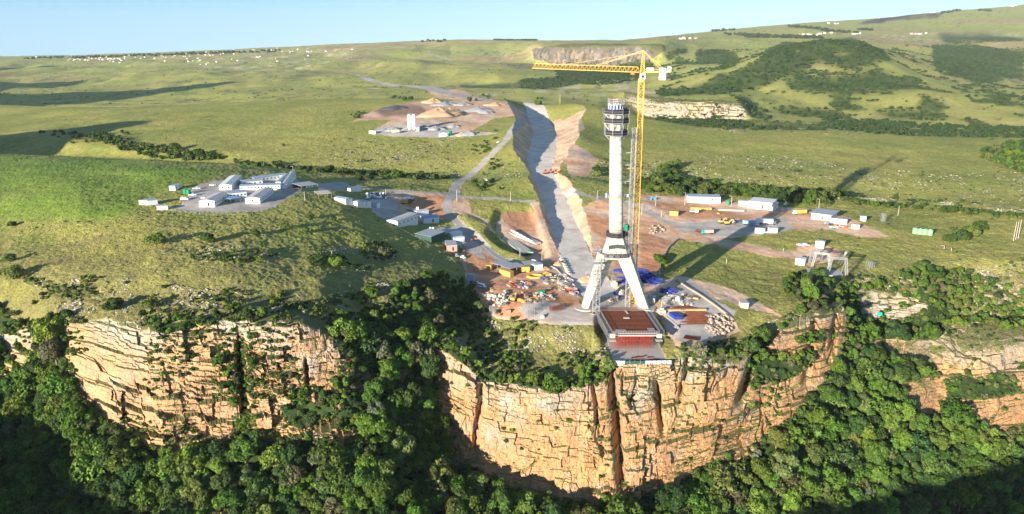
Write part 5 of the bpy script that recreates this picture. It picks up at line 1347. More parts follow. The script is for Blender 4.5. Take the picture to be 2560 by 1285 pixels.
# ------------------------------------------------------------------ cabins, sheds and containers: (front-left base px, front-right base px, depth m, height m, ...)
def frame_of(p0, p1):
    A, B = hit(*p0), hit(*p1); d = (B - A); L = math.hypot(d.x, d.y); a = math.atan2(d.y, d.x)
    return A, B, L, a
def cabin(p0, p1, depth, h, label, cat='cabin', name='site_cabin', wall='white', roof='roofw', style='flat', win=0, swin=0, door=False, group=None, back=0, over=0.25, right_wall=None, bk=None):
    A, B, L, a = frame_of(p0, p1)
    if bk:
        K = hit(*bk); a = math.atan2(K.y - B.y, K.x - B.x) - math.pi / 2; depth = math.hypot(K.x - B.x, K.y - B.y); A = B - Vector((math.cos(a), math.sin(a), 0)) * L; A.z = B.z
    dx, dy = -math.sin(a), math.cos(a)
    c = (A + B) / 2; c = Vector((c.x + dx * depth / 2, c.y + dy * depth / 2, 0))
    corners = [A.z, B.z] + list(profile_z([A.x + dx * depth, B.x + dx * depth], [A.y + dy * depth, B.y + dy * depth]))
    z = (A.z + B.z) / 2 * .6 + max(corners) * .4
    e = tag(empty(name, (c.x, c.y, z), a), label, cat, group)
    drop = z - min(corners) + 0.6
    if style != 'open':
        q = MB(); q.box(0, 0, -drop, L, depth, h + drop); q.build('wall', W[wall], e)
    else:
        q = MB()
        n = max(2, int(L / 4))
        for i in range(n + 1):
            for y in (-depth / 2 + .2, depth / 2 - .2): q.beam((-L/2 + .2 + (L - .4) * i / n, y, -drop), (-L/2 + .2 + (L - .4) * i / n, y, h), 0.2)
        q.build('post', W['steel'], e)
        if back: q = MB(); q.box(0, depth/2 - .1, -drop, L, .15, h + drop - .1); q.box(0, -depth/2 + .1, -drop, L, .12, (h + drop) * .75 if back == 2 else .3); q.build('wall', W[wall], e)
    q = MB()
    if style in ('flat', 'open'): q.box(0, 0, h + 0.01, L + 2 * over, depth + 2 * over, 0.16)
    elif style == 'shed': q.quadbox([(-L/2-over, -depth/2-over, h+.02), (L/2+over, -depth/2-over, h+.02), (L/2+over, depth/2+over, h+.6), (-L/2-over, depth/2+over, h+.6), (-L/2-over, -depth/2-over, h+.16), (L/2+over, -depth/2-over, h+.16), (L/2+over, depth/2+over, h+.74), (-L/2-over, depth/2+over, h+.74)])
    elif style == 'gable':  # ridge along local x
        r = h + depth * 0.10
        for s in (-1, 1): q.quadbox([(-L/2-over, s*(depth/2+over), h-.02), (L/2+over, s*(depth/2+over), h-.02), (L/2+over, 0, r), (-L/2-over, 0, r), (-L/2-over, s*(depth/2+over), h+.1), (L/2+over, s*(depth/2+over), h+.1), (L/2+over, 0, r+.12), (-L/2-over, 0, r+.12)])
    elif style == 'gabley':
        r = h + L * 0.09
        for s in (-1, 1): q.quadbox([(s*(L/2+over), -depth/2-over, h-.02), (s*(L/2+over), depth/2+over, h-.02), (0, depth/2+over, r), (0, -depth/2-over, r), (s*(L/2+over), -depth/2-over, h+.1), (s*(L/2+over), depth/2+over, h+.1), (0, depth/2+over, r+.12), (0, -depth/2-over, r+.12)])
        q.quadbox([(-L/2+.02, -depth/2+.03, h-.1), (L/2-.02, -depth/2+.03, h-.1), (L/2-.02, depth/2-.03, h-.1), (-L/2+.02, depth/2-.03, h-.1), (-.05, -depth/2+.03, r-.02), (.05, -depth/2+.03, r-.02), (.05, depth/2-.03, r-.02), (-.05, depth/2-.03, r-.02)])
    if style == 'arch':
        rr = []
        for x in (-L/2-over, L/2+over):
            rr.append([(x, -(depth/2+over)*math.cos(t), h-.05+ (depth*.13)*math.sin(t)) for t in np.linspace(0, math.pi, 11)])
        q.loft(rr)
    q.build('roof', W[roof], e)
    for i in range(win):
        x = -L/2 + L*(i+.5)/win; w = MB(); w.box(x, -depth/2-.02, h*.38, min(1.1, L/win*.5), .08, h*.32); w.build('window', W['glass'], e)
    for i in range(swin):
        y = -depth/2 + depth*(i+.5)/swin; w = MB(); w.box(L/2+.02, y, h*.36, .08, min(1.0, depth/swin*.42), h*.36); w.build('window', W['glass'], e)
    if door: w = MB(); w.box(-L/2+L*.6, -depth/2-.03, .05, 1.0, .09, h*.68); w.build('door', W['dark' if door == 1 else 'glass'], e)
    if right_wall: w = MB(); w.box(L/2+.03, 0, -.2, .06, depth-.1, h+.1); w.build('side_wall', W[right_wall], e)
    return e
def zpx(x0, y0, s): return lambda x, y: (x0 + x / s, y0 + y / s)
z4 = zpx(320, 400, 4.0); z5 = zpx(840, 400, 3.569); z6 = zpx(1150, 640, 7.14); z7 = zpx(1140, 600, 3.556); z8 = zpx(1600, 460, 2.667); z2 = zpx(860, 80, 2.92)
# office camp on the left hill
G1 = None
cabin(z4(707,475), z4(870,470), 30, 3.4, "long white office wing at the camp's front left, pinkish roof, row of windows", 'office', 'office_block', roof='roofp', style='gabley', win=0, swin=9, door=1, bk=z4(1020,375))
cabin(z4(1172,440), z4(1322,438), 32, 3.4, "long white office wing at the camp's front right with pinkish roof", 'office', 'office_block', roof='roofp', style='gabley', win=1, swin=9, bk=z4(1460,328))
cabin(z4(1010,385), z4(1190,372), 6, 3.4, "white office block crossing between the two front wings, blue-grey roof", 'office', 'office_block', roof='roofb', style='shed', win=5)
cabin(z4(1120,298), z4(1525,300), 5, 2.9, "low white office row with blue-grey roof in the middle of the camp", 'office', 'office_block', roof='roofb', style='shed', win=12)
cabin(z4(1535,292), z4(1588,290), 34, 3.4, "long white office wing with grey roof at the camp's right edge", 'office', 'office_block', roof='roofg', style='gabley', swin=10, bk=z4(1680,188))
cabin(z4(1480,262), z4(1530,262), 26, 3.2, "grey roofed office strip inside the camp's right wing", 'office', 'office_block', roof='roofg', style='gabley', bk=z4(1620,200))
cabin(z4(1262,218), z4(1600,200), 5, 3.2, "white office row with blue-grey roof along the back of the camp", 'office', 'office_block', roof='roofb', style='shed', win=9)
cabin(z4(935,292), z4(1040,298), 22, 3.4, "white office block with pale roof at the camp's left side", 'office', 'office_block', roof='roofw', style='gabley', win=2, bk=z4(1140,205))
cabin(z4(1140,258), z4(1350,252), 9, 3.0, "white canteen cabin with pale grey roof in the camp's inner court", 'cabin', 'site_cabin', roof='roofg', style='gable', win=4)
cabin(z4(1030,435), z4(1130,420), 9, 2.6, "open porch with light blue roof between the two front wings", 'shelter', 'open_shelter', roof='lblue', style='open')
cabin(z4(415,305), z4(474,308), 9, 3.0, "white container cabin with blue roof left of the camp on the lush grass", 'container', 'container_cabin', roof='roofb', swin=2)
cabin(z4(112,447), z4(195,452), 6, 2.8, "small white store with rusty left bay at the far left of the camp", 'store', 'store_shed', wall='cream', roof='roofg')
cabin(z4(203,455), z4(300,442), 6.5, 3.0, "white store with blue-grey roof beside the sand lot", 'store', 'store_shed', roof='roofb', wall='white')
cabin(z4(290,500), z4(400,500), 3, 2.4, "low cream container at the grass edge below the sand lot", 'container', 'container_cabin', wall='cream', roof='cream')
cabin(z4(1735,318), z4(1905,318), 16, 4.2, "open carport with grey mesh roof right of the office camp", 'carport', 'carport', wall='dgreen', roof='roofg', style='open', back=2)
cabin(z4(1905,382), z4(2040,388), 13, 3.0, "open carport with cream roof on thin poles near the office camp", 'carport', 'carport', roof='cream', style='open')
cabin(z4(2228,315), z4(2335,315), 3.2, 3.0, "lone white container on the grass beyond the tent roofed stores", 'container', 'container_cabin', roof='white')
cabin(z4(2180,450), z4(2248,455), 12, 3.4, "white tent roofed store, leftmost by the small car park", 'store', 'tent_store', roof='roofb', style='gabley')
for k in range(3):
    cabin(z4(2297+k*47,478), z4(2340+k*47,480), 11, 3.3, ["white ribbed roof store, left bay of the row of three", "white ribbed roof store, middle bay of the row of three", "white ribbed roof store, right bay of the row of three"][k], 'store', 'tent_store', roof='roofb', style='gabley')
cabin(z4(2492,482), z4(2522,480), 7, 3.0, "narrow white container just right of the ribbed roof stores", 'container', 'container_cabin', roof='roofb')
# middle compound
cabin(z5(552,603), z5(732,578), 9, 4.0, "big white cabin with arched pinkish roof beside the middle car lot", 'cabin', 'site_cabin', roof='roofp', style='arch', win=5)
cabin(z5(785,568), z5(920,562), 10, 3.6, "white cabin with patchy blue-white roof right of the arched cabin", 'cabin', 'site_cabin', roof='lblue', style='gable', door=1)
cabin(z5(722,497), z5(828,490), 4, 3.2, "narrow white cabin behind the patchy blue roof", 'cabin', 'site_cabin', roof='roofw')
cabin(z5(852,745), z5(976,718), 13, 4.0, "workshop shed with grey roof and dark green front wall", 'shed', 'workshop_shed', wall='dgreen', roof='roofg', style='shed')
cabin(z5(940,690), z5(1040,672), 9, 3.0, "dark open canopy with grey roof behind the green walled shed", 'canopy', 'open_shelter', roof='roofg', style='open', wall='dark', back=1)
cabin(z5(1030,700), z5(1128,692), 5, 3.2, "white container with dark roof top of the container pair", 'container', 'container_cabin', roof='white')
cabin(z5(1062,742), z5(1148,738), 4, 3.2, "white container in front of its twin beside the shed", 'container', 'container_cabin', roof='white')
cabin(z5(990,812), z5(1082,825), 11, 3.6, "open fronted shed with grey roof and white and pink walls", 'shed', 'workshop_shed', wall='pink', roof='roofg', style='shed', door=1)
cabin(z5(1090,818), z5(1165,795), 9, 3.5, "open lean-to bay attached right of the pink walled shed", 'shed', 'open_shelter', roof='roofg', style='open', wall='dark', back=1)
for k in range(2):
    A = hit(*z5(842+k*24, 628)); q = MB(); q.box(0,0,0,1.2,1.2,2.3); r = MB(); r.box(0,0,2.31,1.3,1.3,.25,0,.7,.7)
    item('portable_toilet', A, .3, [('booth', q, W['carw']), ('roof', r, W['lblue'])], ["left of two white portable toilets by the green tank", "right of two white portable toilets by the green tank"][k], 'toilet')
# yellow workshop
cabin(z6(560,225), z6(870,300), 8, 3.4, "long grey canopy roof of the yellow workshop, left part", 'canopy', 'open_shelter', roof='roofg', style='open')
cabin(z6(880,340), z6(1150,262), 8, 3.4, "grey canopy roof of the yellow workshop, middle part", 'canopy', 'open_shelter', roof='roofg', style='open')
cabin(z6(1160,245), z6(1350,235), 7, 3.2, "grey canopy roof of the yellow workshop, right part", 'canopy', 'open_shelter', roof='roofg', style='open')
cabin(z6(700,325), z6(895,388), 3, 3.0, "front yellow container of the yellow workshop", 'container', 'yellow_container', wall='yel2', roof='yel2')
cabin(z6(470,255), z6(555,262), 5, 3.0, "yellow container at the left end of the yellow workshop", 'container', 'yellow_container', wall='yel2', roof='yel2')
cabin(z6(1105,295), z6(1245,290), 3, 3.0, "yellow container under the middle canopy of the workshop", 'container', 'yellow_container', wall='yel2', roof='yel2')
cabin(z6(1337,258), z6(1475,245), 5, 3.2, "white container at the right end of the yellow workshop", 'container', 'container_cabin', roof='roofb')
cabin(z6(125,450), z6(240,458), 3.4, 3.6, "lilac container standing alone by the dirt track", 'container', 'container_cabin', wall='lilac', roof='pink')
# right compound
cabin(z8(318,122), z8(535,130), 9, 4.2, "open white shed with blue-grey roof left in the right compound", 'shed', 'workshop_shed', roof='roofb', style='shed', wall='white', win=2)
cabin(z8(655,145), z8(735,155), 6, 3.6, "low white cabin left of the white workshop complex", 'cabin', 'site_cabin', roof='roofw')
cabin(z8(722,160), z8(880,178), 15, 5.2, "large white workshop with wide white roof in the right compound", 'workshop', 'workshop_shed', roof='roofw', style='shed', door=1)
cabin(z8(885,178), z8(920,160), 12, 4.6, "white annex on the right flank of the large workshop", 'workshop', 'workshop_shed', roof='roofw')
cabin(z8(1140,232), z8(1270,247), 15, 4.2, "white store under a wide grey roof in the far right compound", 'store', 'workshop_shed', roof='roofg', style='shed', over=1.6, door=1)
cabin(z8(1270,262), z8(1378,270), 3, 3.2, "white and red container right of the grey roofed store", 'container', 'container_cabin', roof='white')
cabin(z8(1408,300), z8(1462,302), 3, 2.8, "short cream container at the right end of the red earth yard", 'container', 'container_cabin', wall='cream', roof='cream')
cabin(z8(1470,245), z8(1506,247), 3, 3.0, "small white container alone on grass beyond the red earth yard", 'container', 'container_cabin')
cabin(z8(765,325), z8(828,333), 3, 3.2, "white container left of the two below the trailer", 'container', 'container_cabin')
cabin(z8(868,328), z8(916,327), 3, 3.2, "white container right of the two below the trailer", 'container', 'container_cabin')
cabin(z8(197,208), z8(253,214), 3, 3.0, "bright yellow container beside the curved access road", 'container', 'yellow_container', wall='yel2', roof='yel2')
cabin(z8(1168,420), z8(1224,432), 4, 3.8, "white container beside two parked cars on the lower right track", 'container', 'container_cabin')
cabin(z8(1033,535), z8(1097,542), 5, 3.4, "white cabin with red marks beside the steel line towers", 'cabin', 'site_cabin')
cabin(z8(1365,475), z8(1393,478), 2.5, 1.8, "tiny white pump house right of the line towers", 'pump house', 'pump_house')
cabin(z8(672,826), z8(722,830), 4, 2.6, "small pale stone block house on the slope right of the deck", 'block house', 'block_house', wall='cream', roof='con2')
cabin(z2(183,742), z2(230,745), 3, 3.2, "white container at the left end of the batching plant", 'container', 'container_cabin')

# ------------------------------------------------------------------ tanks
def tank(px, py, r, h, mat, label, name='water_tank', n=1, step=0, group=None):
    for k in range(n):
        A = hit(px + k * step, py + k * 1.2); q = MB(); q.tube((0,0,0), (0,0,h*.9), r, r, 18); q.tube((0,0,h*.9), (0,0,h), r*.96, r*.5, 18)
        l = MB(); l.tube((0,0,h), (0,0,h+.2), r*.25, r*.2, 10)
        item(name, A, 0, [('tank_body', q, W[mat]), ('lid', l, W[mat])], label if isinstance(label, str) else label[k], 'tank', group)
tank(464, 484, 1.5, 3.2, 'green', ["left of two dark green tanks beside the parked cars", "right of two dark green tanks beside the parked cars"], n=2, step=8)
tank(1088, 582, 1.3, 2.6, 'green', "green water tank behind the portable toilets")
tank(1325, 637, 1.6, 3.2, 'green', "green water tank at the foot of the beam casting yard")
tank(1101 + 9, 340, 6, 4.0, 'carw', "wide white round tank at the batching plant", 'storage_tank')
tank(1124, 338, 3, 5, 'green', "green tank beside the white round tank at the batching plant")
tank(2287, 584, 1.7, 4.0, 'pgreen', ["first from the left of four pale green water tanks", "second from the left of four pale green water tanks", "third from the left of four pale green water tanks", "fourth from the left of four pale green water tanks"], n=4, step=12.5)
tank(1820, 512, 1.3, 3.5, 'green', "olive green tank standing between the white sheds")
# batching plant
A = hit(1030, 329)
bp = tag(empty('batching_plant', A, 0.15), "concrete batching plant with two tall white silos among gravel heaps", 'batching plant')
for dx in (-2.8, 2.8):
    q = MB(); q.tube((dx,0,4), (dx,0,20), 2.3, 2.3, 16); q.tube((dx,0,1.5), (dx,0,4), .6, 2.3, 16); q.tube((dx,0,20), (dx,0,20.8), 2.3, 1.2, 16); s = q.build('silo', W['carw'], bp)
q = MB()
for dx in (-4.6, -1, 1, 4.6):
    for dy in (-1.8, 1.8): q.beam((dx,dy,0), (dx,dy,6), .3)
q.beam((-5,0,21.5),(5,0,21.5),.25); q.box(7, -2, 0, 4, 4, 5.5); q.build('support_frame', W['steel'], bp)
q = MB(); q.beam((-4,-2,5),(-19,-6,1),1.2,.5); q.box(-20,-6,0,9,3.5,3.2,0.2); q.build('aggregate_bins', W['cream'], bp)
cabin((1041,329),(1049,329), 4, 5, "small cream control cabin right of the silos", 'cabin', 'site_cabin', wall='cream')

def heap(px, py, r, h, mat, label, name='gravel_heap', ex=1.3, seed=0, group=None, cat='heap'):
    A = hit(px, py); g = np.random.default_rng(int(px*7+py))
    n, k = 26, 9; V = []; F = []
    for j in range(k+1):
        t = j/k
        for i in range(n):
            a = 2*math.pi*i/n; rr = r*t*(1+.18*math.sin(2*a+seed)+.12*math.sin(5*a+px)+.06*g.normal()); V.append((rr*ex*math.cos(a), rr*math.sin(a), h*(1-t)**.9*(1+.08*g.normal()) - (1.2 if j == k else 0)))
    for j in range(k):
        for i in range(n): F.append((j*n+i, (j+1)*n+i, (j+1)*n+(i+1)%n, j*n+(i+1)%n))
    q = MB(); q.v = V; q.f = F; o = q.build(name, W[mat], None, True); o.location = A; tag(o, label, cat, group); return o
for a in [(985,325,9,4,'gravel',"grey crushed stone heap left of the silos"),(960,327,7,3,'gravel',"grey stone heap at the far left of the plant"),(1090,322,10,4,'gravel',"dark grey stone heap behind the white round tank"),(1060,320,8,3.5,'gravel',"grey stone heap right of the silos"),(1175,336,9,5,'gravel',"pointed grey heap at the plant's right end"),(1155,338,6,4,'soil',"tan sand heap near the plant's right end"),(1135,316,7,3,'gravel',"dark heap near the road side of the plant"),
          (1100,288,24,11,'soil',"big tan earth mound behind the batching plant"),(1125,278,10,5,'soil',"smaller tan mound above the big mound"),(1115,262,17,5,'gravel',"grey quarry heap at the back of the stockyard"),(1085,256,14,7,'soil',"orange earth mound near the stockyard's back"),(1160,262,12,4,'gravel',"low grey heap near the trees behind the stockyard"),(1195,276,16,6,'gravel',"pale grey heap above the grass island"),(990,272,18,5,'dsteel',"dark soil mound at the stockyard's left side"),(1240,262,14,4,'soil',"tan mound where the haul road cutting begins"),(1215,282,9,4,'gravel',"dark shaded heap on the grass island"),
          (1470,700,4.5,3.0,'soil',"tan sand heap at the end of the shaded haul road bank"),(1397,660,4,2,'soil',"orange earth heap behind the yellow workshop"),(1362,672,3.5,1.6,'soil',"low earth heap right of the white container")]:
    heap(*a)
# rubble heap and armour stones at the right edge of the deck yard
def rocks(cx, cy, rx, ry, n, r0, r1, mat, label, group, name='boulder', cat='rock', seed=1, kind=None):
    g = random.Random(seed); iv, jf = ICO0
    for i in range(n):
        t = g.uniform(0, 6.28); k = math.sqrt(g.random()); A = hit(cx + rx*k*math.cos(t), cy + ry*k*math.sin(t)); r = g.uniform(r0, r1)
        P = iv * np.array([r*g.uniform(.7,1.3), r*g.uniform(.7,1.2), r*g.uniform(.5,.9)]) * (1+.25*np.array([[g.uniform(-1,1)] for _ in iv]))
        q = MB(); q.v = [tuple(p) for p in P]; q.f = [tuple(f) for f in jf]; o = q.build(name, W[mat]); o.location = (A.x, A.y, A.z + r*.35 + (1-k)*r); o.rotation_euler = (0,0,g.uniform(0,6)); tag(o, label, cat, group)
rocks(1797, 812, 34, 28, 130, .4, 1.2, 'stone', "pale broken rock in the heap at the right edge of the deck yard", "rocks of the heap right of the deck yard", seed=3)
rocks(1243, 752, 26, 14, 30, .6, 1.2, 'con2', "grey concrete rubble block in the storage yard corner", "rubble blocks in the storage yard", 'concrete_block', 'block', 4)
rocks(1350, 738, 16, 6, 22, .4, .8, 'con2', "grey spacer block around the green skip", "spacer blocks around the green skip", 'concrete_block', 'block', 5)
rocks(1372, 742, 12, 5, 14, .4, .8, 'con2', "grey spacer block right of the green skip", "spacer blocks right of the green skip", 'concrete_block', 'block', 6)
rocks(1262, 742, 9, 16, 14, .8, 1.3, 'con2', "broken pipe piece heaped beside the yellow boom", "pipe pieces by the yellow boom", 'concrete_block', 'block', 8)
rocks(1640, 576, 20, 12, 20, .6, 1.3, 'stone', "brown boulder on the bare bank right of the pylon", "boulders right of the pylon", seed=7)
rocks(1380, 694, 14, 10, 10, .5, 1.0, 'con2', "pale concrete piece near the grey girder stacks", "pieces by the girder stacks", 'concrete_block', 'block', 9)

# ------------------------------------------------------------------ vehicles
def car_parts(kind, col):
    L, Wd = {'car': (4.4, 1.8), 'pickup': (5.3, 1.9), 'van': (5.4, 2.0)}[kind]
    def prof(pts, w, y0=0):
        q = MB(); n = len(pts); q.v = [(x, -w/2, z) for x, z in pts] + [(x, w/2, z) for x, z in pts]
        q.f = [tuple(range(n-1, -1, -1)), tuple(range(n, 2*n))] + [(i, (i+1) % n, n+(i+1) % n, n+i) for i in range(n)]; return q
    h = {'car': .95, 'pickup': 1.0, 'van': 1.1}[kind]
    body = prof([(-L/2, .4), (L/2, .4), (L/2, .75), (L/2-.15, h-.1), (L*.18, h), (-L/2+.1, h), (-L/2, h-.2)], Wd)
    if kind == 'car': cabp = [(-L*.42, h), (L*.20, h), (L*.06, 1.5), (-L*.28, 1.5)]
    elif kind == 'pickup': cabp = [(-L*.12, h), (L*.24, h), (L*.12, 1.75), (-L*.08, 1.75)]
    else: cabp = [(-L*.49, h), (L*.34, h), (L*.20, 1.95), (-L*.47, 1.95)]
    top = prof(cabp, Wd*.86); gl = [(x*.96 + (0.02 if x > 0 else 0), h+.08+(z-h)*.72) for x, z in cabp]; g = prof(gl, Wd*.88)
    if kind == 'pickup': bed = MB(); bed.box(-L*.32, 0, h+.005, L*.3, Wd*.8, .04); 
    wheels = []
    for sx_ in (-1, 1):
        for sy_ in (-1, 1): w = MB(); w.tube((sx_*L*.31, sy_*(Wd/2-.12), .36), (sx_*L*.31, sy_*(Wd/2+.03), .36), .36, .36, 12); wheels.append(('wheel', w, W['tyre']))
    P = [('body', body, W[col]), ('cab', top, W[col]), ('window', g, W['glass'])] + wheels
    if kind == 'pickup': P.append(('load_bed', bed, W['dark']))
    return P
def vehicle(px, py, kind, col, ang, label, group=None):
    A = hit(px, py); item({'car': 'parked_car', 'pickup': 'pickup_truck', 'van': 'parked_van'}[kind], A + Vector((0,0,.05)), ang, car_parts(kind, col), label, {'car': 'car', 'pickup': 'pickup', 'van': 'van'}[kind], group)
for v in [(492,473,'pickup','carw',.1,"white pickup nearest the office block on the camp car park"),(482,489,'pickup','carw',.05,"white pickup right of the green tanks"),(462,500,'van','carw',.0,"white van on the grass below the green tanks"),(511,497,'car','carw',.3,"white car half hidden by the front left office wing"),(531,465,'car','carw',.4,"small white car alone by the camp turning circle"),
          (1156,645,'pickup','carw',-1.0,"white pickup on the track below the pink walled shed"),(1060+80,641,'pickup','silver',-1.0,"grey pickup shaded beside the white one on the track"),(1193,712,'pickup','silver',-.7,"silver pickup parked below the lilac container"),(1205,718,'van','carw',-.7,"white van nose to tail with the silver pickup"),
          (1247,357,'pickup','carw',.9,"white pickup driving down the access road"),(1214,453,'van','carw',-.1,"white van parked at the haul road bank above the junction"),
          (2001,615,'car','carw',-.9,"left of two white cars beside the lone container"),(2015,614,'car','carw',-.9,"right of two white cars beside the lone container"),
          (2068,560,'car','silver',.2,"silver car before the grey roofed store"),(2078,563,'car','carb',.2,"dark car before the white and red container"),(2100,568,'pickup','silver',.1,"grey pickup on the red earth yard"),
          (1829,557,'pickup','carw',0,"white pickup right of the yellow loaders"),(1850,556,'pickup','carb',-.2,"dark pickup between the white pickup and the bus"),(1240,328,'van','carb',.4,"small dark van beside the batching plant road"),
          (1958,527,'car','silver',.6,"silver car at the corner of the large white workshop"),(1965,513,'van','carw',.9,"white van behind the large workshop")]:
    vehicle(*v[:5], v[5])
for r_ in range(3):
    for k in range(6):
        x, y = 921 + k*8 - r_*0.5, 496.5 - r_*5 - k*.3; vehicle(x, y, 'car', ['carw','carb','silver','carw','carw','carb'][(k+r_*2) % 6], 1.2, "car in the crowded little car park beside the tent stores", "cars in the little car park")
def truck(px, py, ang, cabc, boxc, label, name='lorry', bl=6.0, bh=2.6, flat=False, bw=2.4):
    A = hit(px, py); c = MB(); c.box(bl/2+1.2, 0, .6, 2.0, bw, 2.3, 0, .9, .95); g = MB(); g.box(bl/2+2.16, 0, 1.8, .1, bw*.8, .8); g.box(bl/2+1.3, 0, 1.9, .9, bw+.02, .6)
    b = MB(); b.box(0, 0, 1.0, bl, bw, .4 if flat else bh); f = MB(); f.box(.8, 0, .6, bl+3, 1.0, .35)
    P = [('cab', c, W[cabc]), ('window', g, W['glass']), ('load_bed' if flat else 'box_body', b, W[boxc]), ('chassis', f, W['dsteel'])]
    for x in (-bl*.36, -bl*.16, bl/2+1.1):
        for s in (-1, 1): w = MB(); w.tube((x, s*(bw/2-.3), .5), (x, s*(bw/2), .5), .5, .5, 12); P.append(('wheel', w, W['tyre']))
    return item(name, A + Vector((0,0,.05)), ang, P, label, 'truck')
truck(1012, 510, -.1, 'red', 'yel2', "red and yellow tipper truck on the orange earth lot")
truck(1019, 503, -.1, 'carb', 'carb', "dark truck behind the red tipper truck")
truck(1027, 527, .05, 'carw', 'silver', "white flatbed lorry beside the big arched cabin", flat=True, bl=8)
truck(1731, 533, 0.1, 'carw', 'silver', "small white lorry right of the bright yellow container", bl=4, bh=1.2)
truck(2002, 536, math.pi + .1, 'carw', 'yel2', "yellow box lorry with white cab near the tree line", bl=8)
truck(1910, 560, -.35, 'dsteel', 'carw', "long white box trailer in the middle of the right compound", 'box_trailer', bl=12, bh=3.0)
truck(1873, 563, -.6, 'carw', 'lblue', "white and blue coach in the shadow of the pylon", 'coach', bl=9, bh=2.2)
truck(1772, 585, math.pi, 'teal', 'pink', "tipper lorry with teal cab and faded red body at the road edge", bl=6, bh=2.2)
def digger(px, py, ang, label, col='yellow', s=1.0):
    A = hit(px, py); t = MB()
    for k in (-1, 1): t.box(0, k*1.1*s, 0, 3.6*s, .6*s, .9*s, 0, .85, 1)
    b = MB(); b.box(-.4*s, 0, 1.0*s, 3.0*s, 2.4*s, 1.2*s); c = MB(); c.box(.6*s, .6*s, 2.2*s, 1.4*s, 1.1*s, 1.2*s, 0, .8, .9); a = MB(); a.beam((1*s,-.3,1.8*s), (3.6*s,-.3,3.8*s), .5*s, .6*s); a.beam((3.6*s,-.3,3.8*s), (5.2*s,-.3,1.8*s), .4*s, .45*s); k_ = MB(); k_.box(5.2*s, -.3, .6*s, 1.0*s, 1.2*s, 1.1*s, 0, .6, 1)
    item('excavator', A, ang, [('track', t, W['tyre']), ('body', b, W[col]), ('cab', c, W['glass']), ('boom', a, W[col]), ('bucket', k_, W['dsteel'])], label, 'excavator')
digger(1363, 434, .3, "left orange excavator at the haul road crossing", 'orange', 1.1)
digger(1391, 435, 2.6, "right orange excavator at the haul road crossing", 'orange', 1.1)
digger(1377, 432, 1.4, "dark shaded excavator between the two orange ones", 'dsteel', 1.0)
digger(1803, 558, .4, "yellow loader left of the pair in the right compound")
digger(1818, 561, .2, "yellow loader right of the pair in the right compound")
digger(1308, 681, .2, "small yellow digger before the yellow workshop", 'yellow', .7)
digger(1284, 752, 1.2, "yellow machine standing among the rubble blocks", 'yellow', .9)
# ------------------------------------------------------------------ yard stock
g = random.Random(21)
def scatter_items(n, cx, cy, rx, ry, fn):
    for i in range(n):
        t = g.uniform(0, 6.28); k = math.sqrt(g.random()); fn(i, hit(cx + rx*k*math.cos(t), cy + ry*k*math.sin(t)))
def blue_panel(i, A):
    q = MB(); L = g.uniform(4, 8); q.box(0,0,0,L,g.uniform(1.0,2.0),.25); [q.beam((-L/2+.4+k*(L-.8)/6, -.7, .32), (-L/2+.4+k*(L-.8)/6, .7, .32), .14) for k in range(7)]; q.beam((-L/2,-.6,.5),(L/2,-.6,.5),.2); q.beam((-L/2,.6,.5),(L/2,.6,.5),.2)
    item('steel_form', (A.x, A.y, A.z + g.choice([0, 0, .6, 1.2])), g.uniform(1.9, 2.6), [('p', q, W['blue'])], "deep blue steel formwork panel stacked behind the right pylon leg", 'formwork', "blue formwork behind the right leg")
scatter_items(26, 1612, 690, 18, 17, blue_panel); scatter_items(10, 1630, 706, 18, 10, blue_panel)
scatter_items(9, 1562, 697, 12, 12, lambda i, A: (blue_panel(i, A)))
scatter_items(7, 1672, 732, 15, 6, lambda i, A: blue_panel(i, A))
q = MB(); q.box(0,0,0,5.5,1.6,1.0); q.beam((-2.7,0,1.1),(2.7,0,1.1),.3); item('steel_form', hit(1545,678), .1, [('p', q, W['blue'])], "long blue form box lying left of the blue formwork stack", 'formwork')
for k in range(2):
    q = MB(); q.box(0,0,0,2.0,7,1.6); q.box(0,-3.45,.1,1.7,.3,1.3); item('steel_form', hit(1684+k*8,793), .25, [('p', q, W['lblue'] if False else W['blue'])], ["left of two long blue forms beside the rusty rebar stock", "right of two long blue forms beside the rusty rebar stock"][k], 'formwork')
def rebar(i, A):
    q = MB(); L = g.uniform(9, 14); [q.beam((-L/2+g.uniform(-1,1), (k-4)*.16, g.uniform(0,.3)), (L/2+g.uniform(-1,1), (k-4)*.16, g.uniform(0,.3)), .1) for k in range(9)]
    item('rebar_bundle', A, g.uniform(-.08, .08), [('p', q, W['rebar'])], "rusty rebar bundle laid out on the paved yard right of the deck", 'rebar', "rebar bundles right of the deck")
for k in range(18): rebar(k, hit(1734 + g.uniform(-10,10), 780 + k*1.8))
for k in range(9):
    q = MB(); [q.beam((-3.5, j*.2, .3), (3.5, j*.2, .3), .12) for j in range(6)]; item('rebar_bundle', hit(1694+k*4, 772-k*.6), 2.3, [('p', q, W['rebar'])], "short rusty rebar bundle leaning across the timber sleepers", 'rebar', "rebar on the timber sleepers")
q = MB(); q.box(0,0,0,22,1.6,.8); item('timber_stack', hit(1712,776), .04, [('p', q, W['wood'])], "long timber sleeper stack behind the rebar stock", 'timber')
q = MB(); [q.beam((-3.2+k*.45, -2.5, .4), (-3.2+k*.45, 2.5, .4), .2) for k in range(15)]; q.box(0,0,0,7,4,.2); item('steel_grate', hit(1728,846), -.4, [('p', q, W['rebar'])], "rusty steel grate stack at the lower edge of the deck yard", 'grate')
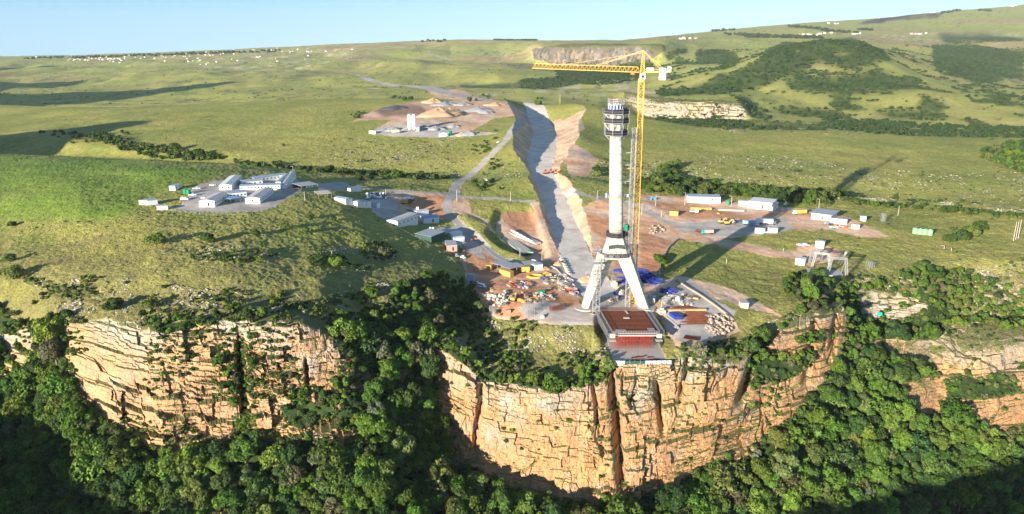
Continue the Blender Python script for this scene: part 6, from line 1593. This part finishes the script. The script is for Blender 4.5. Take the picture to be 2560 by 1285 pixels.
for (x, y, s, l) in [(1535,714,3.0,"pale concrete block between the pylon legs"),(1556,737,2.8,"concrete block just before the gap of the legs"),(1575,725,3.0,"concrete footing behind the right leg"),(1654,785,3.2,"pale concrete block right of the deck end"),(1696,752,2.6,"white cube tank in the blue formwork yard"),(1356,795,1.8,"small white block on the concrete apron left of the deck"),(1690,822,1.8,"white block on the gravel right of the deck front"),(1625,757,4,"broad concrete kicker beside the right leg foot")]:
    q = MB(); q.box(0,0,0,s,s,s*.75); q.box(0,0,s*.75+.005,s*.5,s*.5,s*.3); item('concrete_block', hit(x,y), g.uniform(0,1), [('p', q, W['con2'])], l, 'block')
def frame_cage(px, py, w, h, d, label, ang=.2, mat='steel', n=4):
    q = MB()
    for i in range(n+1):
        for j in range(3): q.beam((-w/2+w*i/n, -d/2+d*j/2, 0), (-w/2+w*i/n, -d/2+d*j/2, h), .1)
        for z in np.linspace(h/n, h, n): q.beam((-w/2+w*i/n, -d/2, z), (-w/2+w*i/n, d/2, z), .08)
    for j in range(3):
        for z in np.linspace(h/n, h, n): q.beam((-w/2, -d/2+d*j/2, z), (w/2, -d/2+d*j/2, z), .08)
        for i in range(n): q.beam((-w/2+w*i/n, -d/2+d*j/2, 0), (-w/2+w*(i+1)/n, -d/2+d*j/2, h/2), .07); q.beam((-w/2+w*(i+1)/n, -d/2+d*j/2, h/2), (-w/2+w*i/n, -d/2+d*j/2, h), .07)
    item('scaffold_tower', hit(px, py), ang, [('p', q, W[mat])], label, 'scaffold')
frame_cage(1322, 791, 5.0, 6.5, 4.5, "wide grey scaffold cage on the apron left of the deck")
frame_cage(1228, 782, 1.6, 3.8, 1.6, "thin grey scaffold frame left of the brick pack", n=2)
frame_cage(1238, 785, 2.2, 3.2, 2, "squat grey scaffold frame nearest the brick pack", n=2)
frame_cage(1390, 775, 6.5, 2.2, 3, "dark rusty rebar cage in the pit left of the pylon foot", mat='rebar', n=5)
q = MB(); q.box(0,0,0,2.8,1.6,1.9); item('brick_pack', hit(1270,783), .1, [('p', q, W['brick'])], "orange red brick pack at the lower left yard edge", 'bricks')
for k, (x0, x1) in enumerate([(1200,1214),(1219,1229),(1230,1241)]):
    A, B = hit(x0, 740+k), hit(x1, 741+k*1.5); q = MB(); L = (B-A).length; q.box(0,0,0,L,.9,1.4); item('barrier_block', (A+B)/2, math.atan2(B.y-A.y, B.x-A.x), [('p', q, W['cream'])], ["left cream barrier block at the storage yard edge", "middle cream barrier block at the storage yard edge", "right cream barrier block at the storage yard edge"][k], 'barrier')
q = MB(); q.box(0,0,0,3.0,2.0,1.6,0,1.15,1.1); r = MB(); r.box(0,0,1.62,3.2,2.1,.12); item('waste_skip', hit(1353,733), .2, [('skip_body', q, W['green']), ('lid', r, W['green'])], "bright green skip in the middle of the storage yard", 'skip')
q = MB(); q.ring((0,0),20,2.6,3.8,0,.9,0,1.35); item('ring_beam', hit(1338,692), .1, [('p', q, W['yellow'])], "large yellow oval steel ring before the workshop", 'steel ring')
for k in range(3):
    q = MB(); q.box(0,0,0,6.5,.7,.6); [q.beam((-3+j, -.3,.7),(-2.5+j,.3,.7),.1) for j in range(6)]; item('lattice_boom', hit(1364+k*4,690-k*2.5), 2.3, [('p', q, W['yellow'])], ["nearest yellow boom section behind the oval ring","middle yellow boom section behind the oval ring","farthest yellow boom section behind the oval ring"][k], 'boom section')
q = MB(); lattice(q, (-6,0,.6), (6,0,.6), .9, 1.0, .16, .1); q.box(0,0,.2,12,.7,.2); item('lattice_boom', hit(1296,750), -.95, [('p', q, W['yellow'])], "long yellow lattice boom leaning across the storage yard", 'boom section')
def clutter(cx, cy, rx, ry, n, label, group, mats, nm='steel_section', cat='steel stock', L0=2, L1=5, a0=-1.2, a1=-.6):
    def f(i, A):
        q = MB(); L = g.uniform(L0, L1); w_ = g.uniform(.4, 1.3); q.box(0,0,0,L,w_,g.uniform(.2,.7)); q.beam((-L/2,w_/2,.75),(L/2,w_/2,.75),.12); q.beam((-L/2,-w_/2,.75),(L/2,-w_/2,.75),.12)
        item(nm, A, g.uniform(a0, a1), [('p', q, W[g.choice(mats)])], label, cat, group)
    scatter_items(n, cx, cy, rx, ry, f)
clutter(1298, 712, 28, 9, 34, "piece of mixed steel stock in the rows before the workshop", "steel stock before the workshop", ['red','orange','steel','lblue','carw','dsteel','rebar','steel'])
clutter(1364, 698, 10, 4, 7, "blue and dark bundle near the oval ring", "bundles near the oval ring", ['blue','lblue','dsteel'])
clutter(1412, 700, 16, 12, 22, "pale girder piece stacked by the shaded bank", "girder pieces by the bank", ['carw','steel','con2','dsteel'], L0=3, L1=7)
clutter(1428, 728, 18, 8, 22, "timber or steel piece in the heap left of the pylon foot", "pieces left of the pylon foot", ['wood','rebar','steel','blue','carw','orange','con2'])
clutter(1660, 742, 30, 10, 22, "pale yard piece between the blue formwork and the deck", "pieces right of the pylon foot", ['steel','con2','carw','dsteel'], a0=-.5, a1=.8, L0=1.5, L1=4)
clutter(1262, 752, 20, 12, 18, "dark scrap piece in the rubble corner", "scrap in the rubble corner", ['dsteel','tyre','steel','con2'], L0=1, L1=3)
clutter(1215, 722, 22, 14, 20, "dusty pallet or plank load on the dirt near the lilac container", "loads near the lilac container", ['dusty','wood','con2','steel'], L0=1, L1=2.6)
clutter(1330, 745, 60, 14, 46, "dusty pallet or steel part strewn across the lower storage yard", "loads across the lower storage yard", ['dusty','wood','con2','steel','dsteel','rebar'], L0=1, L1=3.2)
clutter(1392, 712, 30, 16, 30, "dusty timber or steel part between the workshop and the shaded bank", "parts between workshop and bank", ['dusty','wood','rebar','steel','con2'], L0=1.2, L1=4)
clutter(1700, 752, 44, 16, 30, "dusty pallet or plank pile on the paved deck yard", "loads on the paved deck yard", ['dusty','wood','con2','steel','dsteel'], L0=1, L1=3)
clutter(1545, 745, 40, 12, 16, "small pallet or form part between the pylon feet", "loads between the pylon feet", ['dusty','wood','con2','blue'], L0=1, L1=2.4)
clutter(1140, 622, 30, 16, 16, "small load or pallet on the lot by the workshop sheds", "loads by the workshop sheds", ['dusty','wood','con2','steel'], L0=1, L1=2.4)
clutter(1760, 536, 40, 4, 1, "short yellow formwork stack near the road bend", None, ['yellow'])
for k in range(6):
    q = MB(); q.box(0,0,0,3.4,1.4,1.1); q.box(0,0,1.12,3.2,1.2,.6); item('formwork_stack', hit(1731+k*8.5, 524+k*.2-abs(k-3)*.3), .05, [('p', q, W['yel2'])], "yellow formwork stack in the row below the blue-grey roofed shed", 'formwork', "yellow formwork row")
for k in range(9):
    q = MB(); q.box(0,0,0,2.6,1.3,1.2); item('concrete_block', hit(1800+k*7, 526+k*.3), .05, [('p', q, W['con2'])], "pale concrete block in the row before the white workshop", 'block', "concrete block row in the right compound")
clutter(2092, 568, 26, 5, 16, "coloured scrap piece below the white and red container", "scrap below the white and red container", ['green','red','orange','dsteel','carw','cream'], L0=1.5, L1=3)
clutter(1907, 583, 8, 3, 5, "green and pale drum pack between the two white containers", "packs between the two containers", ['green','carw'], L0=1.5, L1=2.5)
clutter(1745, 580, 12, 3, 8, "dark scrap steel left of the teal lorry", "scrap left of the teal lorry", ['dsteel','rebar'])
for k in range(2):
    q = MB(); q.box(0,0,0,1.2,1.2,2.2); r = MB(); r.box(0,0,2.21,1.3,1.3,.2,0,.7,.7); item('portable_toilet', hit(1627+k*9,500), 0, [('booth', q, W['port']), ('roof', r, W['port'])], ["left of two blue portable toilets right of the crane", "right of two blue portable toilets right of the crane"][k], 'toilet')
# beam casting yard
def slab_on(p0, p1, wd, h, mat, label, name='casting_bed', z=0):
    A, B = hit(*p0), hit(*p1); q = MB(); L = (B-A).length; q.box(0,0,-.3,L,wd,h+.3); return item(name, ((A.x+B.x)/2, (A.y+B.y)/2, (A.z+B.z)/2+z), math.atan2(B.y-A.y, B.x-A.x), [('p', q, W[mat])], label, 'casting bed')
slab_on((1255,580), (1318,640), 8.5, .5, 'con2', "left concrete casting bed in the pit beside the haul road")
slab_on((1266,572), (1345,614), 5.0, .7, 'con2', "right concrete casting bed in the pit with dark gaps")
A, B = hit(1281,581), hit(1338,613)
for i in range(14):
    p = A.lerp(B, i/13); q = MB(); q.box(0,0,0,2.6,.8,1.3); item('precast_segment', (p.x, p.y, p.z+.7), -.9, [('p', q, W['carw' if i % 2 else 'con2'])], "small precast segment in the row on the casting bed", 'precast', "precast segments on the casting bed")
for k, (x, y) in enumerate([(1179,601),(1187,602),(1188,598),(1201,608)]):
    q = MB(); q.box(0,0,0,1.6,.5,1.1,0,.4,.4); item('traffic_barrier', hit(x,y), .4, [('p', q, W['orange'])], "orange traffic barrier on the lot beside the grassy bank", 'barrier', "orange barriers by the bank")
# concrete steps of blocks on the shaded bank
for k in range(7):
    q = MB(); q.box(0,0,0,3.2,1.4,1.0); item('concrete_block', hit(1404+k*3.2,650+k*6), -1.0, [('p', q, W['con2'])], "grey block stacked down the shaded haul road bank", 'block', "blocks down the shaded bank")
# ------------------------------------------------------------------ poles
def pole(px, py, h, label, group=None, lamp=True, w=.22):
    A = hit(px, py); q = MB(); q.tube((0,0,-1), (0,0,h), w, w*.6, 8); P = [('post', q, W['con2'])]
    if lamp: l = MB(); l.beam((0,0,h), (1.6,0,h+.1), .12); l.box(1.8,0,h-.05,.8,.3,.15); P.append(('lamp_head', l, W['steel']))
    item('light_pole', A, g.uniform(0, 3), P, label, 'pole', group)
for a in [(965,501,9,"light pole between the tent stores and the earth lot"),(1142,503,9,"light pole below the road junction"),(1276,503,8,"light pole beside the shaded hairpin road"),(1355,657,8,"light pole right of the yellow workshop"),(1712,513,10,"tall pole left of the blue-grey roofed shed"),(1639,515,9,"tall pole beside the crane on the access road"),(1604,538,9,"pole just right of the crane mast"),(1828,516,8,"pole beside the olive tank"),(1493,498,7,"pole left of the pylon on the upper road"),(1653,543,5,"short pole at the road bend"),(2245,538,7,"pole at the grass end of the right tree line"),(2046,527,9,"pole behind the yellow box lorry"),(734,443,9,"thin mast at the back corner of the office camp"),(830,640,3,"short white marker post on the left slope"),(762,501,6,"thin pole below the grey carport"),(1654,770,4,"lamp post beside the right pylon foot"),(1300,640,5,"lamp on the grassy bank of the casting yard"),(2360,622,2,"white marker post below the green tanks"),(2378,628,2,"second white marker post below the green tanks"),(1958,628,2,"white marker post above the lower right track"),(1816,658,3,"white marker post in the grass right of the pylon")]:
    pole(*a)
for k in range(3): pole(2533+k*6, 602-k*3, 13, ["left of three tall power poles at the right edge","middle of three tall power poles at the right edge","right of three tall power poles at the right edge"][k], None, False)
# steel line towers
def gantry(px, py, w, h, d, label, ang):
    q = MB(); 
    for s in (-1, 1): lattice(q, (s*w/2, 0, -.5), (s*w*.36, 0, h), 1.1, 1.6, .16, .1)
    lattice(q, (-w*.42, 0, h-.4), (w*.42, 0, h-.4), .9, 1.5, .16, .1)
    for s in (-1, 1): q.beam((s*w*.36, 0, h), (s*w*.42, d, -.5), .22); q.beam((s*w*.36, 0, h), (s*w*.2, d*.5, h*.5), .14)
    item('line_gantry', hit(px, py), ang, [('p', q, W['steel'])], label, 'gantry')
gantry(2092, 690, 11, 11, 7, "front grey steel gantry at the cable station", -.1); gantry(2052, 668, 10, 9, 7, "middle leaning steel gantry at the cable station", -.5); gantry(2038, 655, 8, 8, 6, "rear steel gantry by the white cabin", .2)
frame_cage(2175, 669, 3.4, 3.6, 3.4, "open square steel base frame on the grass near the towers", n=2)
frame_cage(2207, 555, 2.5, 6, 2.5, "thin steel lattice stub in the grass behind the red yard", n=2)
A = hit(2062, 681); q = MB(); q.box(0,0,-1,19,13,1.15); item('concrete_pad', A, -.25, [('p', q, W['con2'])], "grey concrete pad under the steel gantries", 'pad')
q = MB(); q.box(0,0,0,2.2,1.4,1.6); q.beam((-1,0,1.7),(1,0,1.7),.3); item('cable_car', hit(2190,786)+Vector((0,-4,1)), .1, [('p', q, W['teal'])], "tiny green gondola against the orange cliff below the plateau", 'gondola')
# low stone kerb wall along the edge of the deck yard, fence lines
def wall_line(pts, h, w_, mat, label, name='kerb_wall', cat='wall', posts=False):
    P = [hit(*p) for p in pts]; q = MB()
    for a, b in zip(P[:-1], P[1:]):
        n = max(1, int((b-a).length/4))
        for i in range(n):
            s, e = a.lerp(b, i/n), a.lerp(b, (i+1)/n)
            s = Vector((s.x, s.y, profile_z(s.x, s.y)[0])); e = Vector((e.x, e.y, profile_z(e.x, e.y)[0]))
            if posts: q.beam(s-Vector((0,0,.4)), s+Vector((0,0,h)), .1); [q.beam(s+Vector((0,0,h*k)), e+Vector((0,0,h*k)), .05) for k in (.5, .95)]
            else: q.beam(s+Vector((0,0,h/2-.2)), e+Vector((0,0,h/2-.2)), w_, h+.4)
    o = q.build(name, W[mat]); tag(o, label, cat)
wall_line([(1690,702),(1722,722),(1770,752),(1815,785),(1832,800)], .8, .9, 'stone', "pale stone kerb along the upper right edge of the deck yard")
wall_line([(1648,690),(1650,660),(1670,620),(1692,600)], 1.0, 1.2, 'stone', "low pale stone bank beside the dark lone tree")
wall_line([(1330,650),(1390,672),(1440,720)], .5, .6, 'con2', "concrete kerb curving along the lower track")
wall_line([(1148,540),(1180,590),(1215,625),(1250,652),(1320,668)], .9, .15, 'steel', "wire fence along the grassy bank", 'wire_fence', 'fence', True)
wall_line([(955,532),(975,552),(1000,575),(1060,605),(1130,650),(1160,680)], 1.2, .15, 'steel', "wire fence between the grass hill and the middle compound", 'wire_fence', 'fence', True)
wall_line([(405,525),(500,538),(620,540),(720,510),(800,500)], 1.2, .15, 'steel', "wire fence curving below the office camp", 'wire_fence', 'fence', True)
# ------------------------------------------------------------------ far villages
HM = []
for k, (wc, rc) in enumerate([('carw','roofg'),('cream','roofw'),('carw','brick'),('pink','roofw'),('carw','roofw')]):
    q = MB(); q.box(0,0,-2,9,6.5,5.2); me = q.mesh('house', W[wc]); r = MB()
    for s in (-1, 1): r.quadbox([(-5, s*3.7, 3.1), (5, s*3.7, 3.1), (5, 0, 4.8), (-5, 0, 4.8), (-5, s*3.7, 3.25), (5, s*3.7, 3.25), (5, 0, 4.95), (-5, 0, 4.95)])
    HM.append((me, r.mesh('roof', W[rc])))
def village(areas, label, group, seed, s=1.5):
    gg = random.Random(seed)
    for (x0, y0, x1, y1, n, jy) in areas:
        for i in range(n):
            t = gg.random(); A = hit(x0+t*(x1-x0)+gg.uniform(-4,4), y0+t*(y1-y0)+gg.uniform(-jy,jy), 17.5)
            e = tag(empty('house', A, gg.uniform(-.5,.5)), label, 'house', group); k = s*gg.uniform(.8,1.3); me, rf = HM[gg.choice([0,1,1,2,3,4])]
            for nm, m_ in (('wall', me), ('roof', rf)):
                o = bpy.data.objects.new(nm, m_); COL.objects.link(o); o.parent = e; o.scale = (k,k,k)
village([(60,145,180,141,8,1.5),(170,148,300,146,30,4),(260,145,420,141,26,5),(200,153,520,152,16,6),(400,140,600,132,26,5),(500,155,780,145,14,9),(580,129,760,122,12,4),(700,130,900,120,8,5)], "tiny pale house in the hilltop village on the left skyline", "houses of the left skyline village", 4, 0.85)
village([(1700,97,1760,96,5,1),(1880,92,2060,87,16,1.5),(2040,86,2080,82,5,1)], "tiny pale house on the ridge behind the dark wooded hill", "houses behind the wooded hill", 5, 1.3)
village([(2095,86,2160,84,6,1),(2275,87,2320,84,6,1),(2070,58,2100,60,4,1.5),(2330,30,2350,28,4,1),(2510,18,2545,14,5,1.5),(2180,36,2240,34,2,1)], "tiny pale house high on the right skyline slope", "houses on the right skyline slope", 6, 1.3)
# ------------------------------------------------------------------ the air
hz_ = MB(); hz_.box(0, 2800, -260, 16000, 13500, 860)
hzo = hz_.build('haze', W['con']); hzo.data.materials.clear()
mh = bpy.data.materials.new("haze_air"); mh.use_nodes = True; mh.node_tree.nodes.clear()
ho = mh.node_tree.nodes.new('ShaderNodeOutputMaterial'); hv = mh.node_tree.nodes.new('ShaderNodeVolumePrincipled')
hv.inputs['Color'].default_value = (0.80, 0.90, 1.0, 1); hv.inputs['Density'].default_value = 0.00002; hv.inputs['Anisotropy'].default_value = 0.0
mh.node_tree.links.new(hv.outputs[0], ho.inputs['Volume']); hzo.data.materials.append(mh); hzo['kind'] = 'stuff'
